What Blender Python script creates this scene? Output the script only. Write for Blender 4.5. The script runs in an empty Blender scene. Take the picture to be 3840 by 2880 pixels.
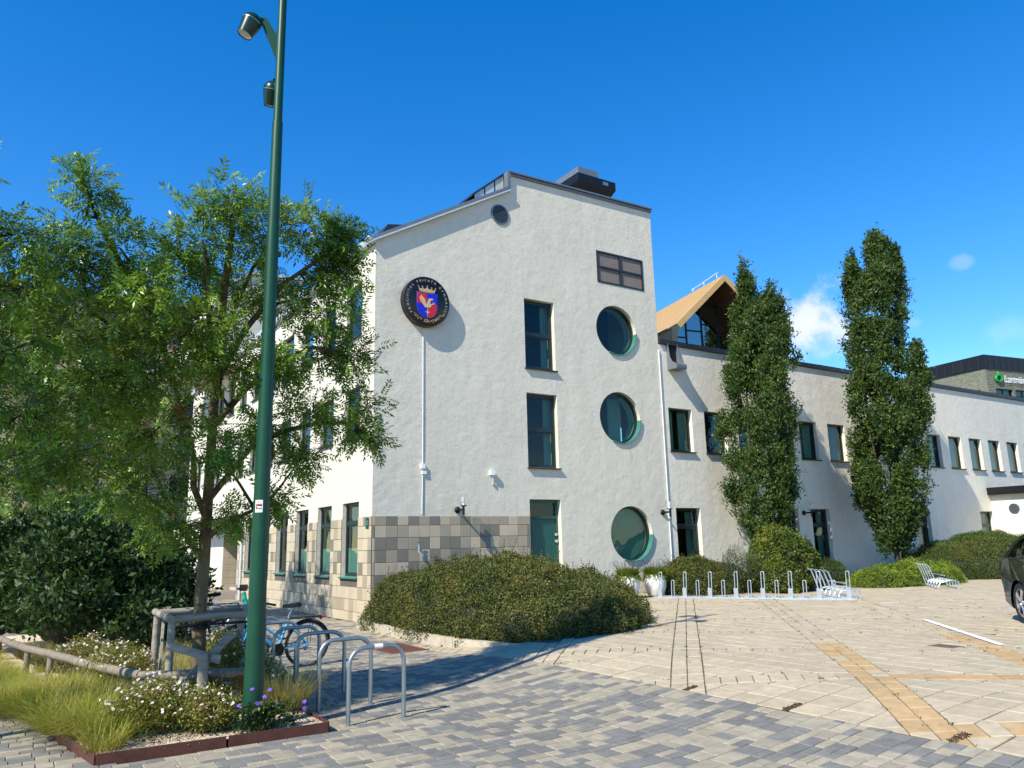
import bpy, math, random
import numpy as np
from mathutils import Vector, Matrix, noise
from mathutils.geometry import delaunay_2d_cdt
random.seed(7); rng = np.random.default_rng(7)
R = math.radians; PI = math.pi
scene = bpy.context.scene
COL = scene.collection

# ------------------------------------------------------------------ camera
CAMP = Vector((-7.3135, -17.5548, 1.7354)); YAW, PITCH, ROLL = 0.5749, 0.20479, -0.02325
fw = Vector((math.sin(YAW)*math.cos(PITCH), math.cos(YAW)*math.cos(PITCH), math.sin(PITCH)))
rt = Vector((math.cos(YAW), -math.sin(YAW), 0)); up = rt.cross(fw)
rt2 = rt*math.cos(ROLL)+up*math.sin(ROLL); up2 = up*math.cos(ROLL)-rt*math.sin(ROLL)
cd = bpy.data.cameras.new('camera'); cam = bpy.data.objects.new('camera', cd); COL.objects.link(cam)
cam.matrix_world = Matrix(((rt2.x, up2.x, -fw.x, CAMP.x), (rt2.y, up2.y, -fw.y, CAMP.y), (rt2.z, up2.z, -fw.z, CAMP.z), (0, 0, 0, 1)))
cd.sensor_width = 36; cd.lens = 27.25; cd.clip_start = 0.1; cd.clip_end = 3000
scene.camera = cam
# ------------------------------------------------------------------ sky, sun, exposure
SUN = Vector((0.686, 0.228, -0.686)).normalized()
SUN_EL = math.asin(-SUN.z); SUN_AZ = math.atan2(-SUN.x, -SUN.y)
w = bpy.data.worlds.new('World'); scene.world = w; w.use_nodes = True
nt = w.node_tree; N = nt.nodes; LK = nt.links; N.clear()
def wn(t, **k):
    n = N.new(t)
    for a, b in k.items(): setattr(n, a, b)
    return n
out = wn('ShaderNodeOutputWorld'); bg = wn('ShaderNodeBackground'); bg.inputs['Strength'].default_value = 0.10
sky = wn('ShaderNodeTexSky', sky_type='NISHITA'); sky.sun_disc = False
sky.sun_elevation = SUN_EL; sky.sun_rotation = SUN_AZ; sky.air_density = 1.0; sky.dust_density = 0.0; sky.ozone_density = 3.0
hs = wn('ShaderNodeHueSaturation'); hs.inputs['Hue'].default_value = .506; hs.inputs['Saturation'].default_value = 1.40; hs.inputs['Value'].default_value = 1.66
LK.new(sky.outputs[0], hs.inputs['Color'])
tc = wn('ShaderNodeTexCoord')
nz = wn('ShaderNodeTexNoise'); nz.inputs['Scale'].default_value = 17; nz.inputs['Detail'].default_value = 8; nz.inputs['Roughness'].default_value = .62
LK.new(tc.outputs['Generated'], nz.inputs['Vector'])
cur = hs.outputs[0]
# fair-weather cumulus scattered low round the whole horizon: direction, angular radius, density
CL = [((.789, .555, .262), .088, .95), ((.803, .543, .245), .08, .9), ((.781, .584, .224), .06, .4), ((.863, .41, .296), .024, .2), ((.896, .384, .215), .05, .14), ((.850, .467, .238), .022, .15)]
for k in range(11):
    a = R(95+k*26+random.uniform(-6, 6)); e = random.uniform(.12, .3)
    CL.append(((math.sin(a)*math.sqrt(1-e*e), math.cos(a)*math.sqrt(1-e*e), e), random.uniform(.04, .09), random.uniform(.4, .9)))
for d, r, dens in CL:
    sb = wn('ShaderNodeVectorMath', operation='SUBTRACT'); LK.new(tc.outputs['Generated'], sb.inputs[0]); sb.inputs[1].default_value = d
    ms = wn('ShaderNodeVectorMath', operation='MULTIPLY'); LK.new(sb.outputs[0], ms.inputs[0]); ms.inputs[1].default_value = (1, 1, 1.45)
    ln = wn('ShaderNodeVectorMath', operation='LENGTH'); LK.new(ms.outputs[0], ln.inputs[0])
    mr = wn('ShaderNodeMapRange'); LK.new(ln.outputs['Value'], mr.inputs[0]); mr.inputs[1].default_value = 0; mr.inputs[2].default_value = r; mr.inputs[3].default_value = .62; mr.inputs[4].default_value = 0
    ad = wn('ShaderNodeMath', operation='ADD'); LK.new(mr.outputs[0], ad.inputs[0]); LK.new(nz.outputs[0], ad.inputs[1])
    m2 = wn('ShaderNodeMapRange', interpolation_type='SMOOTHSTEP'); LK.new(ad.outputs[0], m2.inputs[0]); m2.inputs[1].default_value = .72; m2.inputs[2].default_value = 1.06; m2.inputs[3].default_value = 0; m2.inputs[4].default_value = dens
    gt = wn('ShaderNodeMath', operation='MULTIPLY'); LK.new(m2.outputs[0], gt.inputs[0]); lt = wn('ShaderNodeMath', operation='LESS_THAN'); LK.new(ln.outputs['Value'], lt.inputs[0]); lt.inputs[1].default_value = r*1.0
    LK.new(lt.outputs[0], gt.inputs[1])
    mx = wn('ShaderNodeMix', data_type='RGBA'); LK.new(gt.outputs[0], mx.inputs[0]); LK.new(cur, mx.inputs[6]); mx.inputs[7].default_value = (6.6, 7.0, 7.6, 1)
    cur = mx.outputs[2]
LK.new(cur, bg.inputs['Color']); LK.new(bg.outputs[0], out.inputs[0])
sl = bpy.data.lights.new('sun', 'SUN'); sl.energy = 5.0; sl.angle = R(.53); sl.color = (1, .94, .82)
so = bpy.data.objects.new('sun', sl); COL.objects.link(so); so.rotation_euler = SUN.to_track_quat('-Z', 'Y').to_euler(); so.location = (-30, -10, 40)
vs = scene.view_settings; vs.view_transform = 'Standard'; vs.look = 'None'; vs.gamma = 1; vs.exposure = 0.52; vs.use_curve_mapping = False
scene.render.engine = 'CYCLES'
scene.cycles.max_bounces = 6; scene.cycles.transparent_max_bounces = 12; scene.cycles.caustics_reflective = False; scene.cycles.caustics_refractive = False

# ------------------------------------------------------------------ materials
def srgb(*c):
    return tuple(((v/255)/12.92 if v/255 <= .04045 else ((v/255+.055)/1.055)**2.4) for v in c)
MATS = {}
def mat(name, col=None, rough=.6, metal=0., var=.12, scale=6., bump=0., bscale=40., spec=.5, island=0., objr=0., coat=0., detail=5., stretch=None):
    m = bpy.data.materials.new(name); m.use_nodes = True; MATS[name] = m
    n = m.node_tree.nodes; l = m.node_tree.links; b = n['Principled BSDF']
    b.inputs['Roughness'].default_value = rough; b.inputs['Metallic'].default_value = metal; b.inputs['Specular IOR Level'].default_value = spec
    if coat: b.inputs['Coat Weight'].default_value = coat; b.inputs['Coat Roughness'].default_value = .05
    t = n.new('ShaderNodeTexCoord'); vec = t.outputs['Object']
    if stretch:
        mp = n.new('ShaderNodeMapping'); mp.inputs['Scale'].default_value = stretch; l.new(vec, mp.inputs[0]); vec = mp.outputs[0]
    z = n.new('ShaderNodeTexNoise'); z.inputs['Scale'].default_value = scale; z.inputs['Detail'].default_value = detail; z.inputs['Roughness'].default_value = .6
    l.new(vec, z.inputs['Vector'])
    val = z.outputs[0]
    mr = n.new('ShaderNodeMapRange'); l.new(val, mr.inputs[0]); mr.inputs[1].default_value = .3; mr.inputs[2].default_value = .7
    mr.inputs[3].default_value = 1-var; mr.inputs[4].default_value = 1+var
    f = mr.outputs[0]
    if island or objr:
        g = n.new('ShaderNodeNewGeometry'); oi = n.new('ShaderNodeObjectInfo')
        a = n.new('ShaderNodeMath'); a.operation = 'ADD'; l.new(g.outputs['Random Per Island'], a.inputs[0]); l.new(oi.outputs['Random'], a.inputs[1])
        fr = n.new('ShaderNodeMath'); fr.operation = 'FRACT'; l.new(a.outputs[0], fr.inputs[0])
        k = n.new('ShaderNodeMapRange'); l.new(fr.outputs[0], k.inputs[0]); v = max(island, objr); k.inputs[3].default_value = 1-v; k.inputs[4].default_value = 1+v
        mu = n.new('ShaderNodeMath'); mu.operation = 'MULTIPLY'; l.new(f, mu.inputs[0]); l.new(k.outputs[0], mu.inputs[1]); f = mu.outputs[0]
    vm = n.new('ShaderNodeVectorMath'); vm.operation = 'SCALE'; vm.inputs[0].default_value = col[:3]; l.new(f, vm.inputs['Scale'])
    l.new(vm.outputs[0], b.inputs['Base Color'])
    if bump:
        z2 = n.new('ShaderNodeTexNoise'); z2.inputs['Scale'].default_value = bscale; z2.inputs['Detail'].default_value = 6; l.new(vec, z2.inputs['Vector'])
        bp = n.new('ShaderNodeBump'); bp.inputs['Strength'].default_value = 1; bp.inputs['Distance'].default_value = bump; l.new(z2.outputs[0], bp.inputs['Height']); l.new(bp.outputs[0], b.inputs['Normal'])
    return m
def leafmat(name, cols, rough=.42, trans=.28, nscale=1.1):
    m = bpy.data.materials.new(name); m.use_nodes = True; MATS[name] = m
    n = m.node_tree.nodes; l = m.node_tree.links; b = n['Principled BSDF']; o = n['Material Output']
    g = n.new('ShaderNodeNewGeometry'); t = n.new('ShaderNodeTexCoord'); z = n.new('ShaderNodeTexNoise'); z.inputs['Scale'].default_value = nscale; z.inputs['Detail'].default_value = 3
    l.new(t.outputs['Object'], z.inputs['Vector'])
    mi = n.new('ShaderNodeMapRange'); l.new(z.outputs[0], mi.inputs[0]); mi.inputs[1].default_value = .3; mi.inputs[2].default_value = .7
    ad = n.new('ShaderNodeMath'); ad.operation = 'ADD'; l.new(g.outputs['Random Per Island'], ad.inputs[0]); l.new(mi.outputs[0], ad.inputs[1])
    hf = n.new('ShaderNodeMath'); hf.operation = 'MULTIPLY'; l.new(ad.outputs[0], hf.inputs[0]); hf.inputs[1].default_value = .5
    cr = n.new('ShaderNodeValToRGB'); l.new(hf.outputs[0], cr.inputs[0]); e = cr.color_ramp.elements
    for i, (p, c) in enumerate(cols):
        el = e[i] if i < 2 else e.new(p); el.position = p; el.color = (*c, 1)
    l.new(cr.outputs[0], b.inputs['Base Color']); b.inputs['Roughness'].default_value = rough; b.inputs['Specular IOR Level'].default_value = .34
    tr = n.new('ShaderNodeBsdfTranslucent'); l.new(cr.outputs[0], tr.inputs[0])
    mx = n.new('ShaderNodeMixShader'); mx.inputs[0].default_value = trans; l.new(b.outputs[0], mx.inputs[1]); l.new(tr.outputs[0], mx.inputs[2]); l.new(mx.outputs[0], o.inputs[0])
    return m
def glassmat(name, tint, refl=1.0, rough=.0, base=.04):
    m = bpy.data.materials.new(name); m.use_nodes = True; MATS[name] = m
    n = m.node_tree.nodes; l = m.node_tree.links; n.remove(n['Principled BSDF']); o = n['Material Output']
    tr = n.new('ShaderNodeBsdfTransparent'); tr.inputs[0].default_value = (*tint, 1); gl = n.new('ShaderNodeBsdfGlossy'); gl.inputs['Roughness'].default_value = rough; gl.inputs['Color'].default_value = (.85*refl, .95*refl, .95*refl, 1)
    lw_ = n.new('ShaderNodeLayerWeight'); lw_.inputs['Blend'].default_value = .5; pw = n.new('ShaderNodeMath'); pw.operation = 'POWER'; l.new(lw_.outputs['Facing'], pw.inputs[0]); pw.inputs[1].default_value = 4.0; fr = n.new('ShaderNodeMapRange'); l.new(pw.outputs[0], fr.inputs[0]); fr.inputs[3].default_value = base; fr.inputs[4].default_value = .95
    t = n.new('ShaderNodeTexCoord'); z = n.new('ShaderNodeTexNoise'); z.inputs['Scale'].default_value = 1.3; l.new(t.outputs['Object'], z.inputs['Vector'])
    bp = n.new('ShaderNodeBump'); bp.inputs['Distance'].default_value = .006; l.new(z.outputs[0], bp.inputs['Height']); l.new(bp.outputs[0], gl.inputs['Normal'])
    mx = n.new('ShaderNodeMixShader'); l.new(fr.outputs[0], mx.inputs[0]); l.new(tr.outputs[0], mx.inputs[1]); l.new(gl.outputs[0], mx.inputs[2]); l.new(mx.outputs[0], o.inputs[0])
    return m
def stucco(name, col):
    m = bpy.data.materials.new(name); m.use_nodes = True; MATS[name] = m
    n = m.node_tree.nodes; l = m.node_tree.links; b = n['Principled BSDF']; b.inputs['Roughness'].default_value = .9; b.inputs['Specular IOR Level'].default_value = .15
    t = n.new('ShaderNodeTexCoord')
    def noi(s, d=5, st=None, r=.6):
        v = t.outputs['Object']
        if st: mp = n.new('ShaderNodeMapping'); mp.inputs['Scale'].default_value = st; l.new(v, mp.inputs[0]); v = mp.outputs[0]
        z = n.new('ShaderNodeTexNoise'); z.inputs['Scale'].default_value = s; z.inputs['Detail'].default_value = d; z.inputs['Roughness'].default_value = r; l.new(v, z.inputs['Vector']); return z.outputs[0]
    def rmp(v, a, b_, c, d):
        r = n.new('ShaderNodeMapRange'); l.new(v, r.inputs[0]); r.inputs[1].default_value = a; r.inputs[2].default_value = b_; r.inputs[3].default_value = c; r.inputs[4].default_value = d; return r.outputs[0]
    def mul(a, b_):
        x = n.new('ShaderNodeMath'); x.operation = 'MULTIPLY'; l.new(a, x.inputs[0]); l.new(b_, x.inputs[1]); return x.outputs[0]
    def add(a, b_, k=1):
        x = n.new('ShaderNodeMath'); x.operation = 'MULTIPLY_ADD'; l.new(b_, x.inputs[0]); x.inputs[1].default_value = k; l.new(a, x.inputs[2]); return x.outputs[0]
    streak = rmp(noi(1.0, 5, (2.2, 2.2, .35)), .3, .72, 1.03, .93)
    blot = rmp(noi(.9, 6), .3, .7, .965, 1.03); fine = rmp(noi(4.5, 8, None, .68), .3, .7, .925, 1.04)
    f = mul(mul(streak, blot), fine); f = mul(f, rmp(noi(1.0, 5, (5.5, 5.5, .16), .7), .60, .72, 1.0, .90))
    vm = n.new('ShaderNodeVectorMath'); vm.operation = 'SCALE'; vm.inputs[0].default_value = col; l.new(f, vm.inputs['Scale']); l.new(vm.outputs[0], b.inputs['Base Color'])
    h = add(noi(2.6, 4), noi(6, 6, (1, 1, 1.3), .68), .45); h = add(h, noi(26, 4), .045)
    bp = n.new('ShaderNodeBump'); bp.inputs['Distance'].default_value = .018; bp.inputs['Strength'].default_value = 1; l.new(h, bp.inputs['Height']); l.new(bp.outputs[0], b.inputs['Normal'])
    return m
stucco('stucco', (.69, .64, .52)); stucco('stucco_wing_sunlit', (.77, .715, .595)); stucco('stucco_cream', (.80, .755, .64))  # wing stucco paler than the tower's: its extra sun is put into the colour
mat('zinc', srgb(118, 124, 130), .5, .4, .1); mat('darkmetal', srgb(56, 60, 66), .5, .5, .1); mat('blackmetal', srgb(22, 23, 26), .45, .3, .1)
mat('gutter', srgb(196, 204, 205), .4, .2, .05); mat('whitepaint', srgb(225, 226, 220), .6, 0, .05)
mat('framegreen', srgb(18, 40, 40), .45, 0, .12); mat('doorgreen', srgb(24, 82, 72), .5, 0, .1, 3); mat('sillgreen', srgb(64, 118, 106), .5, 0, .1)
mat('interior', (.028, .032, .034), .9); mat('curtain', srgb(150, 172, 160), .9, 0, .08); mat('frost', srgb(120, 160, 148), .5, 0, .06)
glassmat('glass', (.50, .66, .62)); glassmat('clear', (.97, .98, .98)); glassmat('solarglass', (.3, .38, .4), 1.0, 0., .34)
for i, c in enumerate(((188, 172, 146), (160, 148, 127), (126, 119, 105), (192, 178, 151))): mat('tile%d' % i, srgb(*c), .5, 0, .05, 3, .0008, 30, objr=.05)
mat('joint', srgb(96, 90, 82), .9); mat('plazabase', srgb(92, 82, 68), .95, 0, .25, 12); mat('sand', srgb(128, 116, 100), .95, 0, .25, 14, .004, 60)
mat('pavebeige', srgb(150, 141, 121), .85, 0, .16, 10, .002, 90, objr=.13, island=.13); mat('pavegrey', srgb(113, 111, 105), .85, 0, .16, 10, .002, 90, objr=.14, island=.14)
mat('slabpink', srgb(172, 158, 132), .88, 0, .14, 9, .0025, 80, objr=.08, island=.08); mat('slabyellow', srgb(174, 146, 104), .88, 0, .14, 9, .0025, 80, objr=.08, island=.08)
mat('asphalt', srgb(112, 112, 116), .9, 0, .1, 20); mat('kerbwhite', srgb(225, 225, 222), .8, 0, .08, 30)
mat('galv', srgb(150, 160, 164), .36, .75, .12, 14); mat('galvlight', srgb(186, 196, 204), .4, .5, .1, 14); mat('headgreen', (.004, .030, .018), .3, 0, .1, spec=.4); mat('lampgreen', (.005, .055, .026), .42, 0, .15, 5, spec=.35)
mat('wood', srgb(128, 116, 98), .85, 0, .35, 3, .004, 22, stretch=(6, 6, 1)); mat('wood2', srgb(142, 134, 120), .85, 0, .3, 3, .003, 22, stretch=(1.2, 1.2, 9))
mat('bark', srgb(104, 90, 64), .9, 0, .4, 8, .012, 28, stretch=(2, 2, .6)); mat('barkdark', srgb(66, 58, 48), .9, 0, .35, 9, .01, 30); mat('twig', srgb(58, 50, 38), .9, 0, .3)
mat('deadtwig', srgb(140, 84, 44), .9, 0, .3)
mat('corten', srgb(84, 48, 37), .8, .1, .3, 7, .001, 60); mat('gravel', srgb(196, 178, 154), .9, 0, .3, 60, .006, 120, island=.2); mat('soil', srgb(84, 66, 50), .95, 0, .3, 20, .01, 40)
mat('rubber', srgb(24, 24, 26), .7); mat('black', srgb(10, 10, 12), .5); mat('blue', srgb(66, 172, 222), .35, 0, .06, coat=.3); mat('teal', srgb(24, 168, 138), .4, 0, .06); mat('chrome', srgb(200, 202, 205), .2, .9)
mat('grate', srgb(122, 78, 58), .7, .3, .25, 9); mat('concrete', srgb(176, 174, 168), .85, 0, .14, 7, .003, 50); mat('lowwall', srgb(180, 170, 150), .9, 0, .2, 6, .004, 40)
mat('gold', srgb(182, 149, 97), .5, .0, .06, 3); mat('golddark', srgb(116, 84, 50), .6, .0, .1); mat('signgold', srgb(206, 176, 128), .5, 0, .05); mat('signred', srgb(200, 24, 40), .5, 0, .04); mat('signblue', srgb(20, 24, 190), .5, 0, .04); mat('signbright', srgb(26, 90, 200), .5, 0, .04); mat('signblack', srgb(12, 13, 18), .35, 0, .05)
mat('white', srgb(236, 236, 234), .5, 0, .03); mat('red', srgb(206, 40, 44), .5, 0, .05); mat('logogreen', srgb(20, 150, 60), .4, 0, .05); mat('greyplate', srgb(120, 150, 160), .5)
mat('brickgrey', srgb(110, 112, 96), .9, 0, .35, 2.2, .05, 3.2, stretch=(1, 1, 3)); mat('bricktan', srgb(178, 150, 124), .9, 0, .28, 2.5, .03, 5, stretch=(1, 1, 4)); mat('slate', srgb(78, 74, 74), .8, 0, .1)
mat('carpaint', (.012, .013, .015), .2, .2, .05, coat=1.0); mat('alloy', srgb(190, 190, 192), .3, .7); glassmat('carglass', (.25, .27, .27))
mat('featherg', srgb(88, 92, 102), .8, 0, .2, 20); mat('potwhite', srgb(214, 212, 206), .7, 0, .08, 8, .002, 30); mat('petal', srgb(236, 226, 226), .7, 0, .06, island=.08); mat('petaly', srgb(214, 170, 70), .7); mat('purple', srgb(118, 72, 200), .7, 0, .1); mat('lavender', srgb(120, 108, 150), .8, 0, .2, island=.2)
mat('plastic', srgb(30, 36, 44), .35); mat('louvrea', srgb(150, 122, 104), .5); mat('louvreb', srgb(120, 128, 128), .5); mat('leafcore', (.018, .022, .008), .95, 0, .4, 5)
leafmat('leaf_tree', [(.10, (.045, .110, .013)), (.90, (.38, .48, .065)), (.5, (.16, .29, .030))], .33, .36)
leafmat('leaf_shrub', [(.1, (.012, .034, .008)), (.9, (.075, .120, .022)), (.5, (.030, .070, .013))], .5, .22)
leafmat('leaf_hedge', [(.12, (.036, .052, .010)), (.96, (.26, .11, .035)), (.5, (.105, .125, .022)), (.82, (.185, .18, .036))], .55, .25, 1.6)
leafmat('leaf_column', [(.12, (.016, .046, .010)), (.88, (.125, .165, .032)), (.5, (.052, .100, .016))], .5, .25, 2.0)
leafmat('leaf_bright', [(.12, (.06, .11, .010)), (.88, (.30, .36, .03)), (.5, (.17, .24, .02))], .5, .32)
leafmat('leaf_yew', [(.12, (.030, .065, .008)), (.94, (.17, .14, .035)), (.5, (.080, .130, .013))], .5, .22, .7)
leafmat('leaf_round', [(.12, (.040, .075, .012)), (.88, (.21, .22, .028)), (.5, (.105, .145, .018))], .45, .3)
leafmat('leaf_airy', [(.12, (.045, .070, .028)), (.88, (.13, .165, .06)), (.5, (.085, .115, .04))], .5, .28)
leafmat('leaf_aster', [(.1, (.075, .10, .014)), (.92, (.36, .23, .10)), (.5, (.22, .25, .035))], .6, .32, 3)
leafmat('grass', [(.1, (.17, .20, .018)), (.94, (.58, .44, .17)), (.5, (.36, .37, .045))], .6, .42, 2)
leafmat('grassdry', [(.1, (.19, .19, .035)), (.92, (.58, .46, .22)), (.5, (.38, .36, .10))], .6, .42, 2)
leafmat('leaf_ger', [(.1, (.02, .045, .01)), (.9, (.07, .12, .025)), (.5, (.04, .08, .016))], .5, .25, 3)

# ------------------------------------------------------------------ helpers
def wbasis(o):
    m = o.matrix_parent_inverse @ o.matrix_basis
    return (wbasis(o.parent) @ m) if o.parent else o.matrix_basis.copy()
def adopt(o, parent):
    o.parent = parent; o.matrix_parent_inverse = wbasis(parent).inverted()
def tag(o, label=None, cat=None, group=None, kind=None):
    if label: o['label'] = label
    if cat: o['category'] = cat
    if group: o['group'] = group
    if kind: o['kind'] = kind
    return o
def thing(name, label, cat, loc=(0, 0, 0), group=None):
    o = bpy.data.objects.new(name, None); COL.objects.link(o); o.location = loc; o.empty_display_size = .3
    return tag(o, label, cat, group)
def link(name, me, m=None, parent=None):
    o = bpy.data.objects.new(name, me); COL.objects.link(o)
    if m is not None:
        for x in (m if isinstance(m, (list, tuple)) else [m]): me.materials.append(MATS[x] if isinstance(x, str) else x)
    if parent: adopt(o, parent)
    return o
def dup(root, loc, rz=0., name=None):
    r = root.copy(); COL.objects.link(r); r.location = loc; r.rotation_euler = (0, 0, rz)
    def rec(a, b):
        for ch in list(a.children):
            c = ch.copy(); COL.objects.link(c); mi = ch.matrix_parent_inverse.copy(); c.parent = b; c.matrix_parent_inverse = mi; rec(ch, c)
    rec(root, r); return r
class MB:
    def __init__(s): s.v = []; s.f = []; s.m = []
    def face(s, idx, mi=0): s.f.append(tuple(idx)); s.m.append(mi)
    def poly(s, pts, mi=0):
        b = len(s.v); s.v += [tuple(p) for p in pts]; s.face(range(b, b+len(pts)), mi); return s
    def hexa(s, p, mi=0):
        b = len(s.v); s.v += [tuple(q) for q in p]
        for q in ((0, 3, 2, 1), (4, 5, 6, 7), (0, 1, 5, 4), (1, 2, 6, 5), (2, 3, 7, 6), (3, 0, 4, 7)): s.face([b+i for i in q], mi)
        return s
    def box(s, x0, x1, y0, y1, z0, z1, mi=0):
        return s.hexa([(x0, y0, z0), (x1, y0, z0), (x1, y1, z0), (x0, y1, z0), (x0, y0, z1), (x1, y0, z1), (x1, y1, z1), (x0, y1, z1)], mi)
    def obox(s, c, ax, ay, az, mi=0):
        c, ax, ay, az = map(Vector, (c, ax, ay, az))
        return s.hexa([c-ax-ay-az, c+ax-ay-az, c+ax+ay-az, c-ax+ay-az, c-ax-ay+az, c+ax-ay+az, c+ax+ay+az, c-ax+ay+az], mi)
    def tube(s, pts, r, n=8, caps=True, mi=0):
        pts = [Vector(p) for p in pts]; rs = r if isinstance(r, (list, tuple)) else [r]*len(pts); b = len(s.v); prev = None
        for i, p in enumerate(pts):
            t = (pts[min(i+1, len(pts)-1)]-pts[max(i-1, 0)]).normalized()
            if prev is None: a = t.orthogonal().normalized()
            else: a = (prev-t*prev.dot(t)).normalized()
            prev = a; c = t.cross(a)
            for k in range(n):
                th = 2*PI*k/n; s.v.append(tuple(p+(a*math.cos(th)+c*math.sin(th))*rs[i]))
        for i in range(len(pts)-1):
            for k in range(n): s.face((b+i*n+k, b+i*n+(k+1) % n, b+(i+1)*n+(k+1) % n, b+(i+1)*n+k), mi)
        if caps:
            s.face([b+k for k in range(n)][::-1], mi); s.face([b+(len(pts)-1)*n+k for k in range(n)], mi)
        return s
    def lathe(s, prof, c, n=24, M=None, mi=0, caps=True):
        b = len(s.v); c = Vector(c); M = M or Matrix.Identity(3)
        for (r, z) in prof:
            for k in range(n): th = 2*PI*k/n; s.v.append(tuple(c+M @ Vector((r*math.cos(th), r*math.sin(th), z))))
        for i in range(len(prof)-1):
            for k in range(n): s.face((b+i*n+k, b+i*n+(k+1) % n, b+(i+1)*n+(k+1) % n, b+(i+1)*n+k), mi)
        if caps:
            if prof[0][0] > 1e-5: s.face([b+k for k in range(n)][::-1], mi)
            if prof[-1][0] > 1e-5: s.face([b+(len(prof)-1)*n+k for k in range(n)], mi)
        return s
    def prism(s, poly, fn, d0, d1, mi=0):
        n = len(poly); b = len(s.v); s.v += [tuple(fn(a, c, d0)) for a, c in poly]+[tuple(fn(a, c, d1)) for a, c in poly]
        s.face([b+i for i in range(n)], mi); s.face([b+n+i for i in range(n)][::-1], mi)
        for i in range(n): s.face((b+i, b+n+i, b+n+(i+1) % n, b+(i+1) % n), mi)
        return s
    def build(s, name, m, parent=None, smooth=0, recalc=True):
        me = bpy.data.meshes.new(name); me.from_pydata(s.v, [], s.f)
        if any(s.m): me.polygons.foreach_set('material_index', s.m)
        me.update()
        import bmesh
        if recalc: bm = bmesh.new(); bm.from_mesh(me); bmesh.ops.recalc_face_normals(bm, faces=bm.faces); bm.to_mesh(me); bm.free()
        if smooth:
            me.polygons.foreach_set('use_smooth', [True]*len(me.polygons)); me.set_sharp_from_angle(angle=R(smooth))
        return link(name, me, m, parent)
def fast(name, V, k, m, parent=None, smooth=False):
    V = np.ascontiguousarray(V, dtype=np.float32).reshape(-1, 3); nf = len(V)//k
    me = bpy.data.meshes.new(name); me.vertices.add(len(V)); me.vertices.foreach_set('co', V.ravel())
    me.loops.add(len(V)); me.loops.foreach_set('vertex_index', np.arange(len(V), dtype=np.int32))
    me.polygons.add(nf); me.polygons.foreach_set('loop_start', np.arange(0, len(V), k, dtype=np.int32))
    me.update(calc_edges=True); me.validate()
    return link(name, me, m, parent)
def unit(a): return a/np.maximum(np.linalg.norm(a, axis=-1, keepdims=True), 1e-9)
def leafquads(P, D, Nn, L, W, fold=.15):
    """rhombic leaves: base P, direction D, normal Nn, length L, width W -> (N,4,3)"""
    D = unit(D); S = unit(np.cross(D, Nn)); U = np.cross(S, D); L = np.asarray(L).reshape(-1, 1); W = np.asarray(W).reshape(-1, 1)
    mid = P+D*L*.45-U*L*fold*.3
    return np.stack([P, mid+S*W*.5+U*W*fold, P+D*L-U*L*fold*.6, mid-S*W*.5+U*W*fold], 1)
def rdir(n): return unit(rng.normal(size=(n, 3)))
def hgt(x, y):
    def S(t): t = min(max(t, 0), 1); return t*t*(3-2*t)
    return .28*S((x-(-3+3.3*S((y+9)/8)))/3.6)
def hgtv(x, y):
    S = lambda t: (lambda q: q*q*(3-2*q))(np.clip(t, 0, 1))
    return .28*S((x-(-3+3.3*S((y+9)/8)))/3.6)
CAMN = np.array(CAMP)
def proj(P):
    d = np.asarray(P)-CAMN; z = d @ np.array(fw); return d @ np.array(rt2)/z*1.5139, d @ np.array(up2)/z*1.5139, z   # |x|<1, |y|<.75 in frame

# ------------------------------------------------------------------ ground
gx = sorted(set([-900, -400, -200, -100, -60, -40, -25]+[round(-16+.5*i, 2) for i in range(45)]+[8, 10, 14, 20, 30, 45, 70, 120, 250, 500, 900]))
gy = sorted(set([-900, -400, -200, -100, -60, -35]+[round(-24+.5*i, 2) for i in range(60)]+[8, 12, 20, 30, 45, 70, 120, 250, 500, 900]))
gv = [(x, y, hgt(x, y)-.03) for y in gy for x in gx]; nx = len(gx)
gf = [(j*nx+i, j*nx+i+1, (j+1)*nx+i+1, (j+1)*nx+i) for j in range(len(gy)-1) for i in range(nx-1)]
me = bpy.data.meshes.new('ground'); me.from_pydata(gv, [], gf); tag(link('ground', me, 'sand'), kind='structure')
rd = MB().poly([(-60, 26, .0), (-5.2, 26, .0), (-1.5, 75, .0), (-60, 75, .0)]).build('road', 'asphalt'); tag(rd, kind='structure')
BED = [(-6.50, -9.73), (-4.50, -9.78), (-4.50, 3.0), (-7.9, 3.0), (-7.35, -5.0), (-6.62, -9.0)]
def inside(x, y, poly):
    c = False; n = len(poly)
    for i in range(n):
        x0, y0 = poly[i]; x1, y1 = poly[(i+1) % n]
        if (y0 > y) != (y1 > y) and x < (x1-x0)*(y-y0)/(y1-y0)+x0: c = not c
    return c
HEDGEPOLY = [(-.35, -.1), (-.55, -5.4), (-.1, -7.0), (1.0, -7.4), (2.3, -6.7), (3.8, -4.6), (4.2, -2.6), (4.2, -.1)]
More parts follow.
